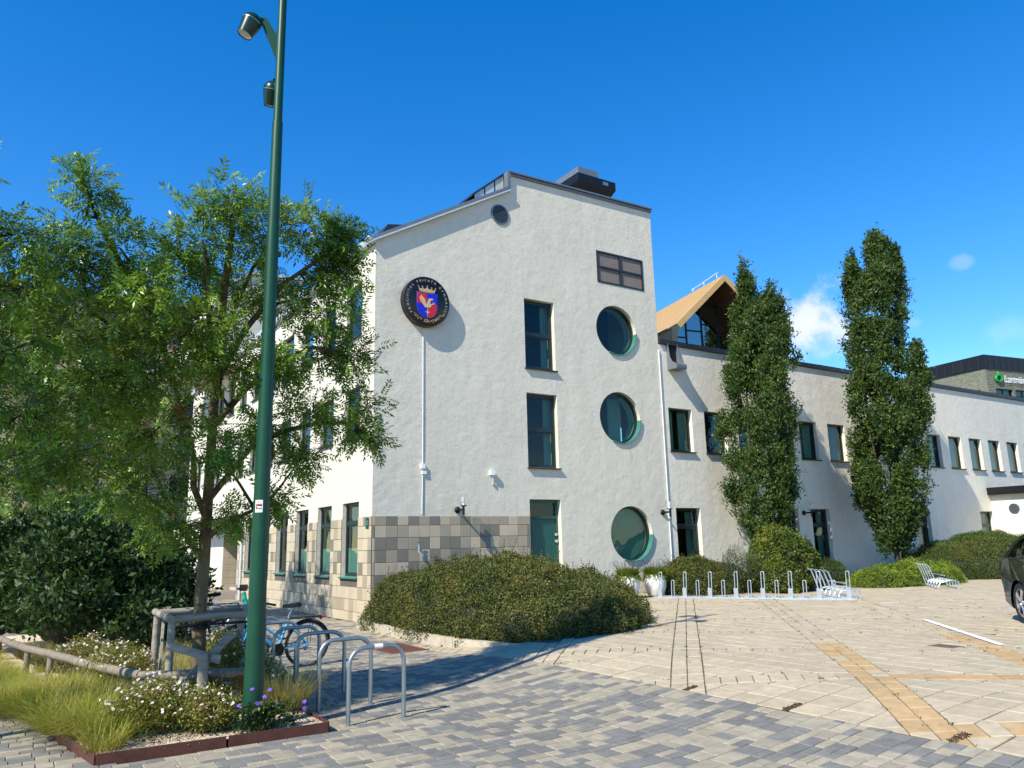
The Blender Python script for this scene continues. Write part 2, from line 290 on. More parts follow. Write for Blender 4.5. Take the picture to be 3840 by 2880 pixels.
def pave(base, pieces, mats, name, nbig, z0=-.028):
    """pieces: (list of xy, material index). The nbig that show largest become objects, the rest one part."""
    sc = []
    for i, (pl, mi) in enumerate(pieces):
        a = np.array(pl); c = a.mean(0); zc = hgt(*c); x, y, z = proj((c[0], c[1], zc))
        e = a.max(0)-a.min(0); vis = z > .5 and abs(x) < 1.01 and -.76 < y < .76
        sc.append((e[0]*e[1]/z**3 if vis else 0, i))
    big = set(i for s, i in sorted(sc, reverse=True)[:nbig]); V, F, M = [], [], []
    for i, (pl, mi) in enumerate(pieces):
        c = np.mean(pl, 0); dz = random.uniform(-.0022, .0022); tx, ty = random.uniform(-.006, .006), random.uniform(-.006, .006); n = len(pl)
        def top(p, k): q = (p[0]+(c[0]-p[0])*k, p[1]+(c[1]-p[1])*k); return (q[0], q[1], hgt(*q)+dz+(p[0]-c[0])*tx+(p[1]-c[1])*ty)
        v1 = [top(p, .05) for p in pl]; v0 = [(p[0], p[1], hgt(*p)-.007+dz) for p in pl]; vb = [(p[0], p[1], hgt(*p)+z0) for p in pl]
        vv = vb+v0+v1; ff = [tuple(range(2*n, 3*n))]
        for r in (0, n): ff += [(r+k, r+(k+1) % n, r+n+(k+1) % n, r+n+k) for k in range(n)]
        if i in big:
            mb = MB(); mb.v = vv; mb.f = ff; mb.m = [0]*len(ff); mb.build(name, mats[mi], base)
        else:
            b = len(V); V += vv; F += [tuple(b+k for k in f) for f in ff]; M += [mi]*len(ff)
    me = bpy.data.meshes.new(name); me.from_pydata(V, [], F); me.polygons.foreach_set('material_index', M); me.update()
    tag(link(name, me, list(mats), base), kind='stuff')
# mosaic pavement: courses run along x, mixed stone sizes, beige and grey
pm = MB()
for j in range(0, 60):
    y0 = -17.2+j*.6
    for i in range(0, 22):
        x0 = -12.2+i*.51; pm.poly([(x, y, hgt(x, y)-.014) for x, y in ((x0, y0), (x0+.51, y0), (x0+.51, y0+.6), (x0, y0+.6))])
pav = tag(pm.build('mosaic_pavement', 'sand'), kind='structure')
pieces = []; y = -17.0
while y < 14:
    hh = random.choice((.20, .135, .135, .135, .10, .20)); x = -12-random.random()*.2
    while x < -1.02:
        ww = random.choice((.10, .135, .135, .20, .20, .27)); x1 = min(x+ww, -1.0); cx, cy = (x+x1)/2, y+hh/2
        if x1-x > .05 and not (inside(cx, cy, BED)) and (cy < -2 or x1 < .1):
            px, py, pz = proj((cx, cy, 0))
            if pz > 1.0 and abs(px) < 1.7 and py < .9 and py > -1.5:
                sub = [(y, y+hh)] if not (hh > .19 and random.random() < .16) else [(y, y+hh/2), (y+hh/2, y+hh)]
                for a, b in sub:
                    g = .0042; pieces.append(([(x+g, a+g), (x1-g, a+g), (x1-g, b-g), (x+g, b-g)], 0 if random.random() < .52 else 1))
        x = x1
    y += hh
# pavement strip along the left facade in front of the hedge bed
y = -4.6
while y < 13:
    x = -1.0
    while x < -.05:
        x1 = min(x+random.choice((.135, .2, .27)), -.02); cx = (x+x1)/2
        if not inside(cx, y+.1, HEDGEPOLY) and x1-x > .04:
            g = .0042; pieces.append(([(x+g, y+g), (x1-g, y+g), (x1-g, y+.2-g), (x+g, y+.2-g)], 0 if random.random() < .52 else 1))
        x = x1
    y += .2
pave(pav, pieces, ('pavebeige', 'pavegrey'), 'paver', 300)
print('pavers', len(pieces))
# plaza: square slabs in panels framed by diagonal bands
pz_ = MB()
xs_ = [-1.0+.5*i for i in range(10)]+[4, 6, 8, 10, 14, 20, 28, 46]; ys_ = [-24+1.0*i for i in range(25)]
for j in range(len(ys_)-1):
    for i in range(len(xs_)-1): pz_.poly([(x, y, hgt(x, y)-.012) for x, y in ((xs_[i], ys_[j]), (xs_[i+1], ys_[j]), (xs_[i+1], ys_[j+1]), (xs_[i], ys_[j+1]))])
plaza = tag(pz_.build('plaza', 'plazabase'), kind='structure')
s2 = 2**.5
def uv(u, v): return ((u+v)/s2, (u-v)/s2)
def clip(poly, a, b, c):      # keep a*x+b*y<=c
    o = []
    for i in range(len(poly)):
        p, q = poly[i], poly[(i+1) % len(poly)]; dp = a*p[0]+b*p[1]-c; dq = a*q[0]+b*q[1]-c
        if dp <= 0: o.append(p)
        if (dp < 0) != (dq < 0) and abs(dp-dq) > 1e-12: t = dp/(dp-dq); o.append((p[0]+(q[0]-p[0])*t, p[1]+(q[1]-p[1])*t))
    return o
def area(p): return abs(sum(p[i][0]*p[(i+1) % len(p)][1]-p[(i+1) % len(p)][0]*p[i][1] for i in range(len(p))))/2
sl_ = []
def inset(poly, d):
    if sum(poly[i][0]*poly[(i+1) % len(poly)][1]-poly[(i+1) % len(poly)][0]*poly[i][1] for i in range(len(poly))) < 0: poly = poly[::-1]
    o = poly; n = len(poly)
    for i in range(n):
        (x0, y0), (x1, y1) = poly[i], poly[(i+1) % n]; L_ = math.hypot(x1-x0, y1-y0)
        if L_ < 1e-6: continue
        a, b = (y1-y0)/L_, -(x1-x0)/L_; o = clip(o, a, b, a*x0+b*y0-d)
        if len(o) < 3: return None
    return o if area(o) > .003 else None
def addslab(poly, mi, gap=.0045):
    poly = clip(poly, -1, 0, 1.0); poly = clip(poly, 0, 1, -.06) if poly else poly
    if len(poly) < 3 or area(poly) < .006: return
    c = np.mean(poly, 0)
    if c[0] < 4.2 and inside(c[0], c[1], HEDGEPOLY): return
    x, y, z = proj((c[0], c[1], .28))
    if z < .8 or abs(x) > 2.4 or y < -1.9: return
    q_ = inset(poly, gap)
    if q_: sl_.append((q_, mi))
UM, VM = 2.1, 1.935; V0, U0 = 7.17, -10.32; hb = .185
def pick(u, v, cross=False):
    y_ = (u < -7.5 and v > 9.0) if cross else ((8.5 < v < 9.6 and u < -5.7) or (10.4 < v < 11.6 and u < -4.6))
    return 1 if random.random() < (.94 if y_ else .02) else 0
for kv in range(-4, 18):
    v0 = V0+kv*VM
    for ku in range(-8, 16):
        u0 = U0+ku*UM
        cx, cy = uv(u0, v0)
        if cx > 30 or cx < -4 or cy > 2 or cy < -22: continue
        # band along u: two files of bricks
        for side in (-1, 0):
            off = .185*.5*(side+1)
            n = int(round(UM/.35)); st = UM/n
            for t in range(n):
                a = u0+t*st+off*.0; addslab([uv(a, v0+side*hb), uv(a+st, v0+side*hb), uv(a+st, v0+(side+1)*hb), uv(a, v0+(side+1)*hb)], pick(a, v0))
        # cross band along v: one course of bricks
        n = 9; st = (VM-2*hb)/n
        for t in range(n):
            b = v0+hb+t*st; addslab([uv(u0-.17, b), uv(u0+.17, b), uv(u0+.17, b+st), uv(u0-.17, b+st)], pick(u0, b, True))
        # panel of axis-aligned slabs
        lo, hi, le, ri = u0+.17, u0+UM-.17, v0+hb, v0+VM-hb; q = .365
        ccx, ccy = uv((lo+hi)/2, (le+ri)/2)
        for i in range(int((ccx-2)//q), int((ccx+2)//q)+1):
            for j in range(int((ccy-2)//q), int((ccy+2)//q)+1):
                p = [(i*q, j*q), (i*q+q, j*q), (i*q+q, j*q+q), (i*q, j*q+q)]
                p = clip(p, 1/s2, 1/s2, hi)
                if p: p = clip(p, -1/s2, -1/s2, -lo)
                if p: p = clip(p, 1/s2, -1/s2, ri)
                if p: p = clip(p, -1/s2, 1/s2, -le)
                if p and random.random() > .004: addslab(p, 0, .009)
pave(plaza, sl_, ('slabpink', 'slabyellow'), 'slab', 300)
print('slabs', len(sl_))
# painted parking line
def ribbon(name, pts, wd, dz, m):
    mb = MB()
    for a, b in zip(pts[:-1], pts[1:]):
        a, b = Vector(a), Vector(b); n = Vector((-(b-a).y, (b-a).x)).normalized()*wd/2
        mb.poly([(q.x, q.y, hgt(q.x, q.y)+dz) for q in (a-n, b-n, b+n, a+n)])
    return tag(mb.build(name, m), kind='structure')
ribbon('parking_line', [(6.45, -9.5), (5.2, -10.75), (4.0, -11.95)], .10, .006, 'kerbwhite')
ribbon('parking_line', [(9.2, -6.9), (9.55, -7.15)], .10, .006, 'kerbwhite')
# weeds in the joints
P = []
for _ in range(1000):
    if random.random() < .6:
        v = V0+random.randrange(-1, 7)*VM+random.choice((-hb, 0, hb)); u = random.uniform(-11, 3); x, y = uv(u, v)
    else:
        u = U0+random.randrange(0, 7)*UM+random.choice((-.17, .17)); v = random.uniform(5.5, 16); x, y = uv(u, v)
    if x < -1 or y > -.8 or inside(x, y, HEDGEPOLY): continue
    for k in range(random.choice((2, 3, 4, 9))): P.append((x+random.gauss(0, .015), y+random.gauss(0, .015), hgt(x, y)))
for _ in range(26):      # grassy tufts along the hedge foot and round the gully
    x, y = random.choice(((-.9, -8.75), (-.7, -8.9), (2.5, -6.95), (1.4, -7.5), (3.0, -6.0)))
    for k in range(14): P.append((x+random.gauss(0, .12), y+random.gauss(0, .06), hgt(x, y)))
P = np.array(P); n = len(P); D = rdir(n); D[:, 2] = np.abs(D[:, 2])+.5
tag(fast('joint_weeds', leafquads(P, D, rdir(n), rng.uniform(.010, .03, n), rng.uniform(.006, .012, n)), 4, 'leaf_airy'), 'tufts of weeds and grass growing in the paving joints', 'weeds', kind='stuff')
# cast-iron gully grate
t = thing('gully_grate', 'square rusty brown slatted grate set in the pavement', 'grate', (-1.35, -4.4, 0))
mb = MB(); X0, X1, Y0, Y1 = -1.72, -1.0, -5.0, -3.75
for a in ((X0, X1, Y0, Y0+.04), (X0, X1, Y1-.04, Y1), (X0, X0+.04, Y0+.04, Y1-.04), (X1-.04, X1, Y0+.04, Y1-.04)): mb.box(*a, -.01, .012)
mb.build('frame', 'grate', t)
for i in range(17): yy = Y0+.075+i*.0685; MB().box(X0+.04, X1-.04, yy, yy+.036, -.008, .009).build('bar', 'grate', t)
# broken patches of gravel at the slab edge
for i, (x, y, a, b) in enumerate(((-.92, -11.1, .09, .03), (-.9, -12.4, .12, .035), (-.88, -13.95, .12, .035))):
    c = np.array([(x+random.uniform(-a, a), y+random.uniform(-b, b)) for _ in range(190)]); n = len(c)
    Pq = np.c_[c, hgtv(c[:, 0], c[:, 1])+.003]; tag(fast('loose_gravel', leafquads(Pq, rdir(n)*[1, 1, .4], rdir(n), rng.uniform(.01, .03, n), rng.uniform(.01, .025, n)), 4, 'soil'), kind='stuff')

# ------------------------------------------------------------------ wall machinery
FR = lambda s, z, d: (s, d, z)          # front walls: s along +x, d inward (+y)
LF = lambda s, z, d: (d, s, z)          # left facade: s along +y, d inward (+x)
def circ(cx, cz, r, n=48): return [(cx+r*math.cos(2*PI*k/n), cz+r*math.sin(2*PI*k/n)) for k in range(n)]
def rect(a, b, c, d): return [(a, c), (b, c), (b, d), (a, d)]
def pin(x, y, p): return inside(x, y, p)
def wall(name, outline, holes, fn, m, parent, depth=.24, back=.3):
    vs_, es = [], []
    for lp in [outline]+holes:
        b = len(vs_); vs_ += [Vector(p) for p in lp]; es += [(b+i, b+(i+1) % len(lp)) for i in range(len(lp))]
    v2, e2, f2, *_ = delaunay_2d_cdt(vs_, es, [], 0, 1e-6)
    mb = MB(); mb.v = [fn(v.x, v.y, 0) for v in v2]
    for f in f2:
        c = sum((v2[i] for i in f), Vector((0, 0)))/len(f)
        if pin(c.x, c.y, outline) and not any(pin(c.x, c.y, h) for h in holes): mb.face(f)
    if mb.f:
        p_ = [Vector(mb.v[i]) for i in mb.f[0][:3]]; nn_ = (p_[1]-p_[0]).cross(p_[2]-p_[0]); inw = Vector(fn(0, 0, 1))-Vector(fn(0, 0, 0))
        if nn_.dot(inw) > 0: mb.f = [tuple(reversed(f)) for f in mb.f]
    for lp, dd in [(outline, back)]+[(h, depth) for h in holes]:
        b = len(mb.v); n = len(lp); mb.v += [fn(p[0], p[1], 0) for p in lp]+[fn(p[0], p[1], dd) for p in lp]
        for i in range(n): mb.face((b+i, b+(i+1) % n, b+n+(i+1) % n, b+n+i))
    return mb.build(name, m, parent, 0, False)
def fbox(mb, fn, a, b, c, d, e, f, mi=0):
    mb.hexa([fn(a, c, e), fn(b, c, e), fn(b, c, f), fn(a, c, f), fn(a, d, e), fn(b, d, e), fn(b, d, f), fn(a, d, f)], mi)
def frame_(fn, a, b, c, d, d0, d1, fw_=.06):
    mb = MB(); fbox(mb, fn, a, b, c, c+fw_, d0, d1); fbox(mb, fn, a, b, d-fw_, d, d0, d1); fbox(mb, fn, a, a+fw_, c+fw_, d-fw_, d0, d1); fbox(mb, fn, b-fw_, b, c+fw_, d-fw_, d0, d1); return mb
def curtain(fn, a, b, c, d, dd, parent, waves=5, m='curtain'):
    mb = MB(); n = waves*6; b0 = 0
    for i in range(n+1):
        s = a+(b-a)*i/n; o = dd+.035*math.sin(i/6*2*PI)
        mb.v += [fn(s, c, o), fn(s, d, o)]
    for i in range(n): mb.face((2*i, 2*i+2, 2*i+3, 2*i+1))
    return mb.build('curtain', m, parent, 60)
def window(parent, fn, a, b, c, d, dep=.12, transom=None, sill=True, curt=None, film=None, name='window', mullion=None):
    g = .004; mb = frame_(fn, a+g, b-g, c+g, d-g, dep, dep+.07)
    if transom: fbox(mb, fn, a+.06, b-.06, transom-.035, transom+.035, dep-.01, dep+.07)
    if mullion: fbox(mb, fn, mullion-.02, mullion+.02, c+.06, d-.06, dep, dep+.07)
    w_ = mb.build(name, 'framegreen', parent)
    segs = [(c+.06, d-.06)] if not transom else [(c+.06, transom-.035), (transom+.035, d-.06)]
    for (p, q) in segs:
        sm = MB() if not transom else frame_(fn, a+.064, b-.064, p+.004, q-.004, dep+.012, dep+.055, .035)
        if transom: sm.build('sash', 'framegreen', w_)
        MB().poly([fn(a+.06, p, dep+.03), fn(b-.06, p, dep+.03), fn(b-.06, q, dep+.03), fn(a+.06, q, dep+.03)]).build('pane', 'glass', w_)
    if sill:
        sb = MB(); e = .03; sb.hexa([fn(a-e, c-.045, -.075), fn(b+e, c-.045, -.075), fn(b+e, c-.03, dep), fn(a-e, c-.03, dep), fn(a-e, c-.012, -.08), fn(b+e, c-.012, -.08), fn(b+e, c+.012, dep), fn(a-e, c+.012, dep)])
        sb.build('sill', sill if isinstance(sill, str) else 'framegreen', w_)
    if film: fbox_ = MB(); fbox_.poly([fn(a+.065, c+.065, dep+.045), fn(b-.065, c+.065, dep+.045), fn(b-.065, film, dep+.045), fn(a+.065, film, dep+.045)]).build('privacy_film', 'frost', w_)
    if curt:
        for (p, q, wv) in curt: curtain(fn, a+(b-a)*p, a+(b-a)*q, c+.03, d-.05, dep+.2, w_, wv)
    return w_

# ------------------------------------------------------------------ corner tower of the school
tower = thing('corner_building', 'tall white rendered corner building with round windows and tiled base', 'building', (0, 0, 0))
CIR = [(7.93, 8.12, .79), (7.91, 5.40, .79), (8.13, 1.98, .80)]
fout = [(.003, 0), (9.64, .2), (9.64, 12.42), (4.12, 12.34), (4.12, 11.80), (.003, 9.46)]
fh = [rect(4.53, 5.57, 6.6, 8.64), rect(4.53, 5.57, 3.81, 5.89), rect(4.54, 5.58, .3, 2.94), rect(7.27, 9.17, 9.58, 10.62)]+[circ(*c) for c in CIR]
wf = wall('front_wall', fout, fh, FR, 'stucco', tower)
LW = [1.40+1.93*k for k in range(6)]
lout = [(.003, 0), (.003, 9.46), (23, 9.46), (23, 3.1), (20, 3.1), (12.8, 3.1), (12.7, 0)][::-1]
lh = []
for k, c in enumerate(LW): lh += [rect(c-.56, c+.56, 1.05, 2.88), rect(c-.54, c+.54, 7.2, 8.64), rect(c-.52, c+.52, 4.55, 5.84)]
for k in range(6, 11):
    c = 1.40+1.93*k; lh += [rect(c-.54, c+.54, 7.2, 8.64), rect(c-.52, c+.52, 4.55, 5.84)]
wall('left_wall', lout, lh, LF, 'stucco', tower)
mb = MB(); mb.box(.3, 7.6, 12.4, 12.68, 0.02, 3.1); mb.build('recess_wall', 'stucco', tower)
mb = MB(); mb.box(.02, 8, 12.7, 22.9, 3.1, 3.3); mb.build('soffit', 'stucco_cream', tower)
mb = MB(); mb.box(1.15, 8, 20.2, 34, 0, 3.08); mb.build('rear_wall', 'stucco', tower)
mb = MB(); mb.box(9.3, 9.63, .31, 13, 7.7, 12.36); mb.box(.3, 9.3, 22.6, 22.9, 3.3, 9.4); mb.build('rear_wall', 'stucco', tower)
# dark rooms behind the glass
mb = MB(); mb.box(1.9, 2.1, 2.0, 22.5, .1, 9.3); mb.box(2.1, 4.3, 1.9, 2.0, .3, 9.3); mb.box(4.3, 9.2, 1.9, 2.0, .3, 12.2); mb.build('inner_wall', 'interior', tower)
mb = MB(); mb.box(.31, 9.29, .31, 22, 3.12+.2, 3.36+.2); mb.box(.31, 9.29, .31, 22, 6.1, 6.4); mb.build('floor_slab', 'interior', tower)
# roofs
mb = MB(); mb.hexa([(-.12, .05, 9.44), (4.12, .05, 11.84), (4.12, 23, 11.84), (-.12, 23, 9.44), (-.12, .05, 9.5), (4.12, .05, 11.9), (4.12, 23, 11.9), (-.12, 23, 9.5)]); mb.box(4.12, 9.66, .05, 13, 12.38, 12.46); mb.build('roof', 'darkmetal', tower)
def edge(a, b, h0, h1, y0, y1, mb):
    mb.hexa([(a[0], y0, a[1]+h0), (b[0], y0, b[1]+h0), (b[0], y1, b[1]+h0), (a[0], y1, a[1]+h0), (a[0], y0, a[1]+h1), (b[0], y0, b[1]+h1), (b[0], y1, b[1]+h1), (a[0], y1, a[1]+h1)])
mb = MB(); edge((-.14, 9.42), (4.06, 11.82), .02, .11, -.10, .12, mb); edge((4.06, 12.36), (9.68, 12.44), .02, .065, -.10, .12, mb); mb.box(4.02, 4.115, -.09, .12, 11.86, 12.4); mb.build('verge_flashing', 'zinc', tower)
mb = MB(); edge((-.14, 9.36), (4.1, 11.77), .02, .07, -.13, -.005, mb); mb.box(4.10, 4.15, -.05, -.005, 11.86, 12.38); mb.build('verge_trim', 'gutter', tower)
mb = MB(); edge((4.15, 12.30), (9.66, 12.37), .0, .07, -.05, -.004, mb); mb.build('verge_board', 'zinc', tower)
mb = MB(); mb.hexa([(-.16, -.05, 9.40), (-.02, -.05, 9.40), (-.02, 23, 9.40), (-.16, 23, 9.40), (-.2, -.05, 9.56), (.02, -.05, 9.60), (.02, 23, 9.60), (-.2, 23, 9.56)]); mb.build('eaves_gutter', 'gutter', tower)
mb = MB(); mb.hexa([(.25, .5, 9.7), (1.0, .5, 10.1), (1.0, 1.3, 10.1), (.25, 1.3, 9.7), (.55, .5, 10.22), (1.0, .5, 10.3), (1.0, 1.3, 10.3), (.55, 1.3, 10.22)]); mb.build('roof_hatch', 'darkmetal', tower)
sk = MB(); edge((3.0, 11.5), (4.25, 12.55), 0, .07, .22, 2.2, sk); sk.poly([(3.0, 2.2, 11.3), (4.1, 2.2, 11.9), (4.1, 2.2, 12.45)]); sky_l = sk.build('skylight', 'darkmetal', tower)
for (a, b) in ((3.1, 3.42), (3.46, 3.76), (3.8, 4.08)):
    za, zb = 11.5+(a-3)*.84, 11.5+(b-3)*.84; MB().poly([(a, .25, 11.24+(a-3)*.57), (b, .25, 11.24+(b-3)*.57), (b, .25, zb), (a, .25, za)]).build('pane', 'gutter', sky_l)
# taller rear block
rb = thing('rear_gable_block', 'white gable wall rising behind the corner building roof', 'building', (3, 14, 0))
mb = MB(); mb.prism([(-1.9, 9.2), (-1.06, 11.9), (-.77, 12.27), (.4, 13.0), (2.5, 13.08), (2.5, 9)], FR, 14.0, 20.0); mb.build('gable_wall', 'stucco', rb)
mb = MB(); edge((-1.15, 11.85), (-.82, 12.27), .0, .12, 13.9, 20.1, mb); edge((-.82, 12.27), (.38, 13.02), .0, .12, 13.9, 20.1, mb); edge((.38, 13.02), (2.55, 13.1), .0, .12, 13.9, 20.1, mb); mb.build('roof_edge', 'gutter', rb)
# windows of the tower
for (c, d, tr) in ((6.6, 8.64, 7.62), (3.81, 5.89, 4.86)): window(tower, FR, 4.53, 5.57, c, d, .14, tr, curt=[(.74, 1.0, 3)])
for (cx, cz, r) in CIR:
    wn_ = MB(); n = 48
    for (ra, rb_, da, db) in ((r-.07, r-.003, .13, .2),):
        ring = []
        for k in range(n):
            c_, s_ = math.cos(2*PI*k/n), math.sin(2*PI*k/n); b = len(wn_.v)
            wn_.v += [FR(cx+ra*c_, cz+ra*s_, da), FR(cx+rb_*c_, cz+rb_*s_, da), FR(cx+rb_*c_, cz+rb_*s_, db), FR(cx+ra*c_, cz+ra*s_, db)]
        for k in range(n):
            a, b = 4*k, 4*((k+1) % n)
            for i in range(4): wn_.face((a+i, a+(i+1) % 4, b+(i+1) % 4, b+i))
    wo = wn_.build('round_window', 'framegreen', tower, 40)
    MB().poly([FR(x, z, .165) for x, z in circ(cx, cz, r-.06)]).build('pane', 'glass', wo)
    fl = MB(); n2 = 20                         # lower flashing ring standing proud of the wall
    for k in range(n2+1):
        th = PI*1.36+PI*.63*k/n2; c_, s_ = math.cos(th), math.sin(th)
        fl.v += [FR(cx+(r-.02)*c_, cz+(r-.02)*s_, -.045), FR(cx+(r+.010)*c_, cz+(r+.010)*s_, -.05), FR(cx+(r+.012)*c_, cz+(r+.012)*s_, -.006), FR(cx+(r-.02)*c_, cz+(r-.02)*s_, .128)]
    for k in range(n2):
        for i in range(4): fl.face((4*k+i, 4*k+(i+1) % 4, 4*k+4+(i+1) % 4, 4*k+4+i))
    fl.face((0, 1, 2, 3)); fl.face(tuple(4*n2+i for i in (3, 2, 1, 0))); fl.build('sill', 'sillgreen', wo, 40)
    # deep inner reveal tube
    rv = MB(); n = 40
    for k in range(n): c_, s_ = math.cos(2*PI*k/n), math.sin(2*PI*k/n); rv.v += [FR(cx+(r-.01)*c_, cz+(r-.01)*s_, .21), FR(cx+(r-.01)*c_, cz+(r-.01)*s_, .55)]
    for k in range(n): rv.face((2*k, 2*k+1, 2*((k+1) % n)+1, 2*((k+1) % n)))
    rv.build('reveal', 'curtain', wo, 60)
    if cz < 3:
        MB().poly([FR(x, z, .3) for x, z in circ(cx, cz, r-.06) if True]).build('privacy_film', 'frost', wo)
    elif cz < 6: curtain(FR, cx+.02, cx+.5, cz-.75, cz+.75, .62, wo, 5)
# louvred ventilation panel, two by two
lv = frame_(FR, 7.275, 9.165, 9.585, 10.615, -.015, .1, .05); fbox(lv, FR, 8.19, 8.25, 9.635, 10.565, -.015, .1); fbox(lv, FR, 7.325, 8.19, 10.07, 10.13, -.015, .1); fbox(lv, FR, 8.25, 9.115, 10.07, 10.13, -.015, .1)
lo_ = lv.build('louvre_panel', 'darkmetal', tower)
MB().poly([FR(7.3, 9.6, .16), FR(9.14, 9.6, .16), FR(9.14, 10.6, .16), FR(7.3, 10.6, .16)]).build('backing', 'black', lo_)
for (a, b) in ((7.335, 8.18), (8.26, 9.105)):
    for (c, d) in ((9.64, 10.065), (10.135, 10.56)):
        n = 22
        for i in range(n): s = a+(b-a)*(i+.5)/n; m_ = MB(); fbox(m_, FR, s-.011, s+.011, c, d, .02, .06); m_.build('slat', 'louvrea' if i % 2 else 'louvreb', lo_)
# round vent
vn = MB(); vn.lathe([(.30, 0), (.30, .025), (.265, .03), (.265, .0)], (3.78, -.001, 11.01), 32, Matrix(((1, 0, 0), (0, 0, -1), (0, 1, 0)))); vo = vn.build('round_vent', 'zinc', tower, 40)
for i in range(12):
    z = 11.01-.24+i*.0436; hw = math.sqrt(max(.001, .262**2-(z-11.01)**2)); m_ = MB(); m_.hexa([FR(3.78-hw, z-.006, -.022), FR(3.78+hw, z-.006, -.022), FR(3.78+hw, z+.012, -.003), FR(3.78-hw, z+.012, -.003), FR(3.78-hw, z, -.022), FR(3.78+hw, z, -.022), FR(3.78+hw, z+.018, -.003), FR(3.78-hw, z+.018, -.003)]); m_.build('slat', 'galv', vo)
MB().poly([FR(x, z, -.002) for x, z in circ(3.78, 11.01, .27, 32)]).build('backing', 'black', vo)
# green entrance door with transom light
def door(parent, a, b, c, d, tr, leaf=True, curt=None, name='door'):
    mb = frame_(FR, a+.004, b-.004, c-.05, d-.004, .16, .24, .08); fbox(mb, FR, a+.08, b-.08, tr-.04, tr+.04, .15, .24); do = mb.build(name, 'doorgreen' if leaf else 'framegreen', parent)
    MB().poly([FR(a+.08, tr+.04, .2), FR(b-.08, tr+.04, .2), FR(b-.08, d-.08, .2), FR(a+.08, d-.08, .2)]).build('pane', 'glass', do)
    if leaf:
        lf = MB(); fbox(lf, FR, a+.085, b-.085, c+.03, tr-.045, .18, .23); lo = lf.build('door_leaf', 'doorgreen', do)
        pn = frame_(FR, a+.17, b-.2, c+.25, tr-.16, .172, .18, .03); pn.build('panel_moulding', 'doorgreen', lo)
        cl = MB(); fbox(cl, FR, a+.2, b-.12, tr-.03, tr+.012, .13, .15); cl.build('door_closer', 'doorgreen', lo)
        for z in (1.50, 1.68):
            hm = MB(); fbox(hm, FR, b-.14, b-.05, z+.3-.02, z+.3+.05, .13, .18); hm.build('lock', 'chrome', lo)
        for (z0, z1, mm) in ((1.27, 1.42, 'white'), (1.13, 1.27, 'red')):
            hm = MB(); fbox(hm, FR, a+.006, a+.105, z0, z1, .152, .158); hm.build('notice', mm, do)
        nk = MB(); nk.tube([FR(a+.05, 1.52, .1), FR(a+.05, 1.52, .16)], .018, 10); nk.build('bell_push', 'chrome', do)
    else:
        st = frame_(FR, a+.084, b-.084, c+.03, tr-.045, .175, .225, .07); lo = st.build('door_leaf', 'framegreen', do)
        MB().poly([FR(a+.15, c+.1, .2), FR(b-.15, c+.1, .2), FR(b-.15, tr-.11, .2), FR(a+.15, tr-.11, .2)]).build('pane', 'glass', lo)
        if curt: curtain(FR, a+(b-a)*curt[0], a+(b-a)*curt[1], c+.1, d-.1, .4, do, 3)
    return do
door(tower, 4.54, 5.58, .3, 2.94, 2.46)
# left facade windows
for k, c in enumerate(LW): window(tower, LF, c-.56, c+.56, 1.05, 2.88, .1, 2.36, 'sillgreen', film=1.75 if k < 3 else None)
for k in range(11):
    c = 1.40+1.93*k; window(tower, LF, c-.54, c+.54, 7.2, 8.64, .08, None, 'framegreen'); window(tower, LF, c-.52, c+.52, 4.55, 5.84, .08, None, 'framegreen')
# wall tiles: backing of joint mortar, then every tile its own piece
T = .29; ZR = [2.49]+[2.263-T*i for i in range(8)]+[0.0]
tb = MB(); fbox(tb, FR, .002, 4.52, .0, 2.486, -.012, -.004); fbox(tb, FR, .002, .004, 0, 2.486, -.012, -.004)
prev = -.0
segs = [(0.0, LW[0]-.565)]+[(LW[i]+.565, LW[i+1]-.565) for i in range(5)]+[(LW[5]+.565, 12.66)]
for a, b in segs: fbox(tb, LF, a, b, 0, 2.486, -.012, -.004)
for c in LW: fbox(tb, LF, c-.565, c+.565, 0, 1.0, -.012, -.004)
tb.build('tile_bed', 'joint', tower)
tiles = []; TM = [0, 1, 2]
def tl(fn, a, b, c, d, mi): tiles.append((fn, a, b, c, d, mi))
xs = [.004, .075]+[.075+T*i for i in range(1, 16)]+[4.52]
for r in range(len(ZR)-1):
    for i in range(len(xs)-1):
        if xs[i+1]-xs[i] > .03: tl(FR, xs[i], xs[i+1], ZR[r+1], ZR[r], random.choices((0, 1, 2, 3), (5, 6, 4, 0))[0])
ys = [-.012, .2]+[.2+T*i for i in range(1, 43)]+[12.66]
for r in range(len(ZR)-1):
    for i in range(len(ys)-1):
        parts = [(ys[i], ys[i+1])]
        if ZR[r] > 1.06:
            for c in LW:
                nw = []
                for (p, q) in parts:
                    if q <= c-.57 or p >= c+.57: nw.append((p, q))
                    else:
                        if p < c-.57: nw.append((p, c-.57))
                        if q > c+.57: nw.append((c+.57, q))
                parts = nw
        for (p, q) in parts:
            if q-p > .03: tl(LF, p, q, ZR[r+1] if not (ZR[r] > 1.06 > ZR[r+1]) else ZR[r+1], ZR[r], random.choices((3, 0, 1, 2), (6, 4, 3, 2))[0])
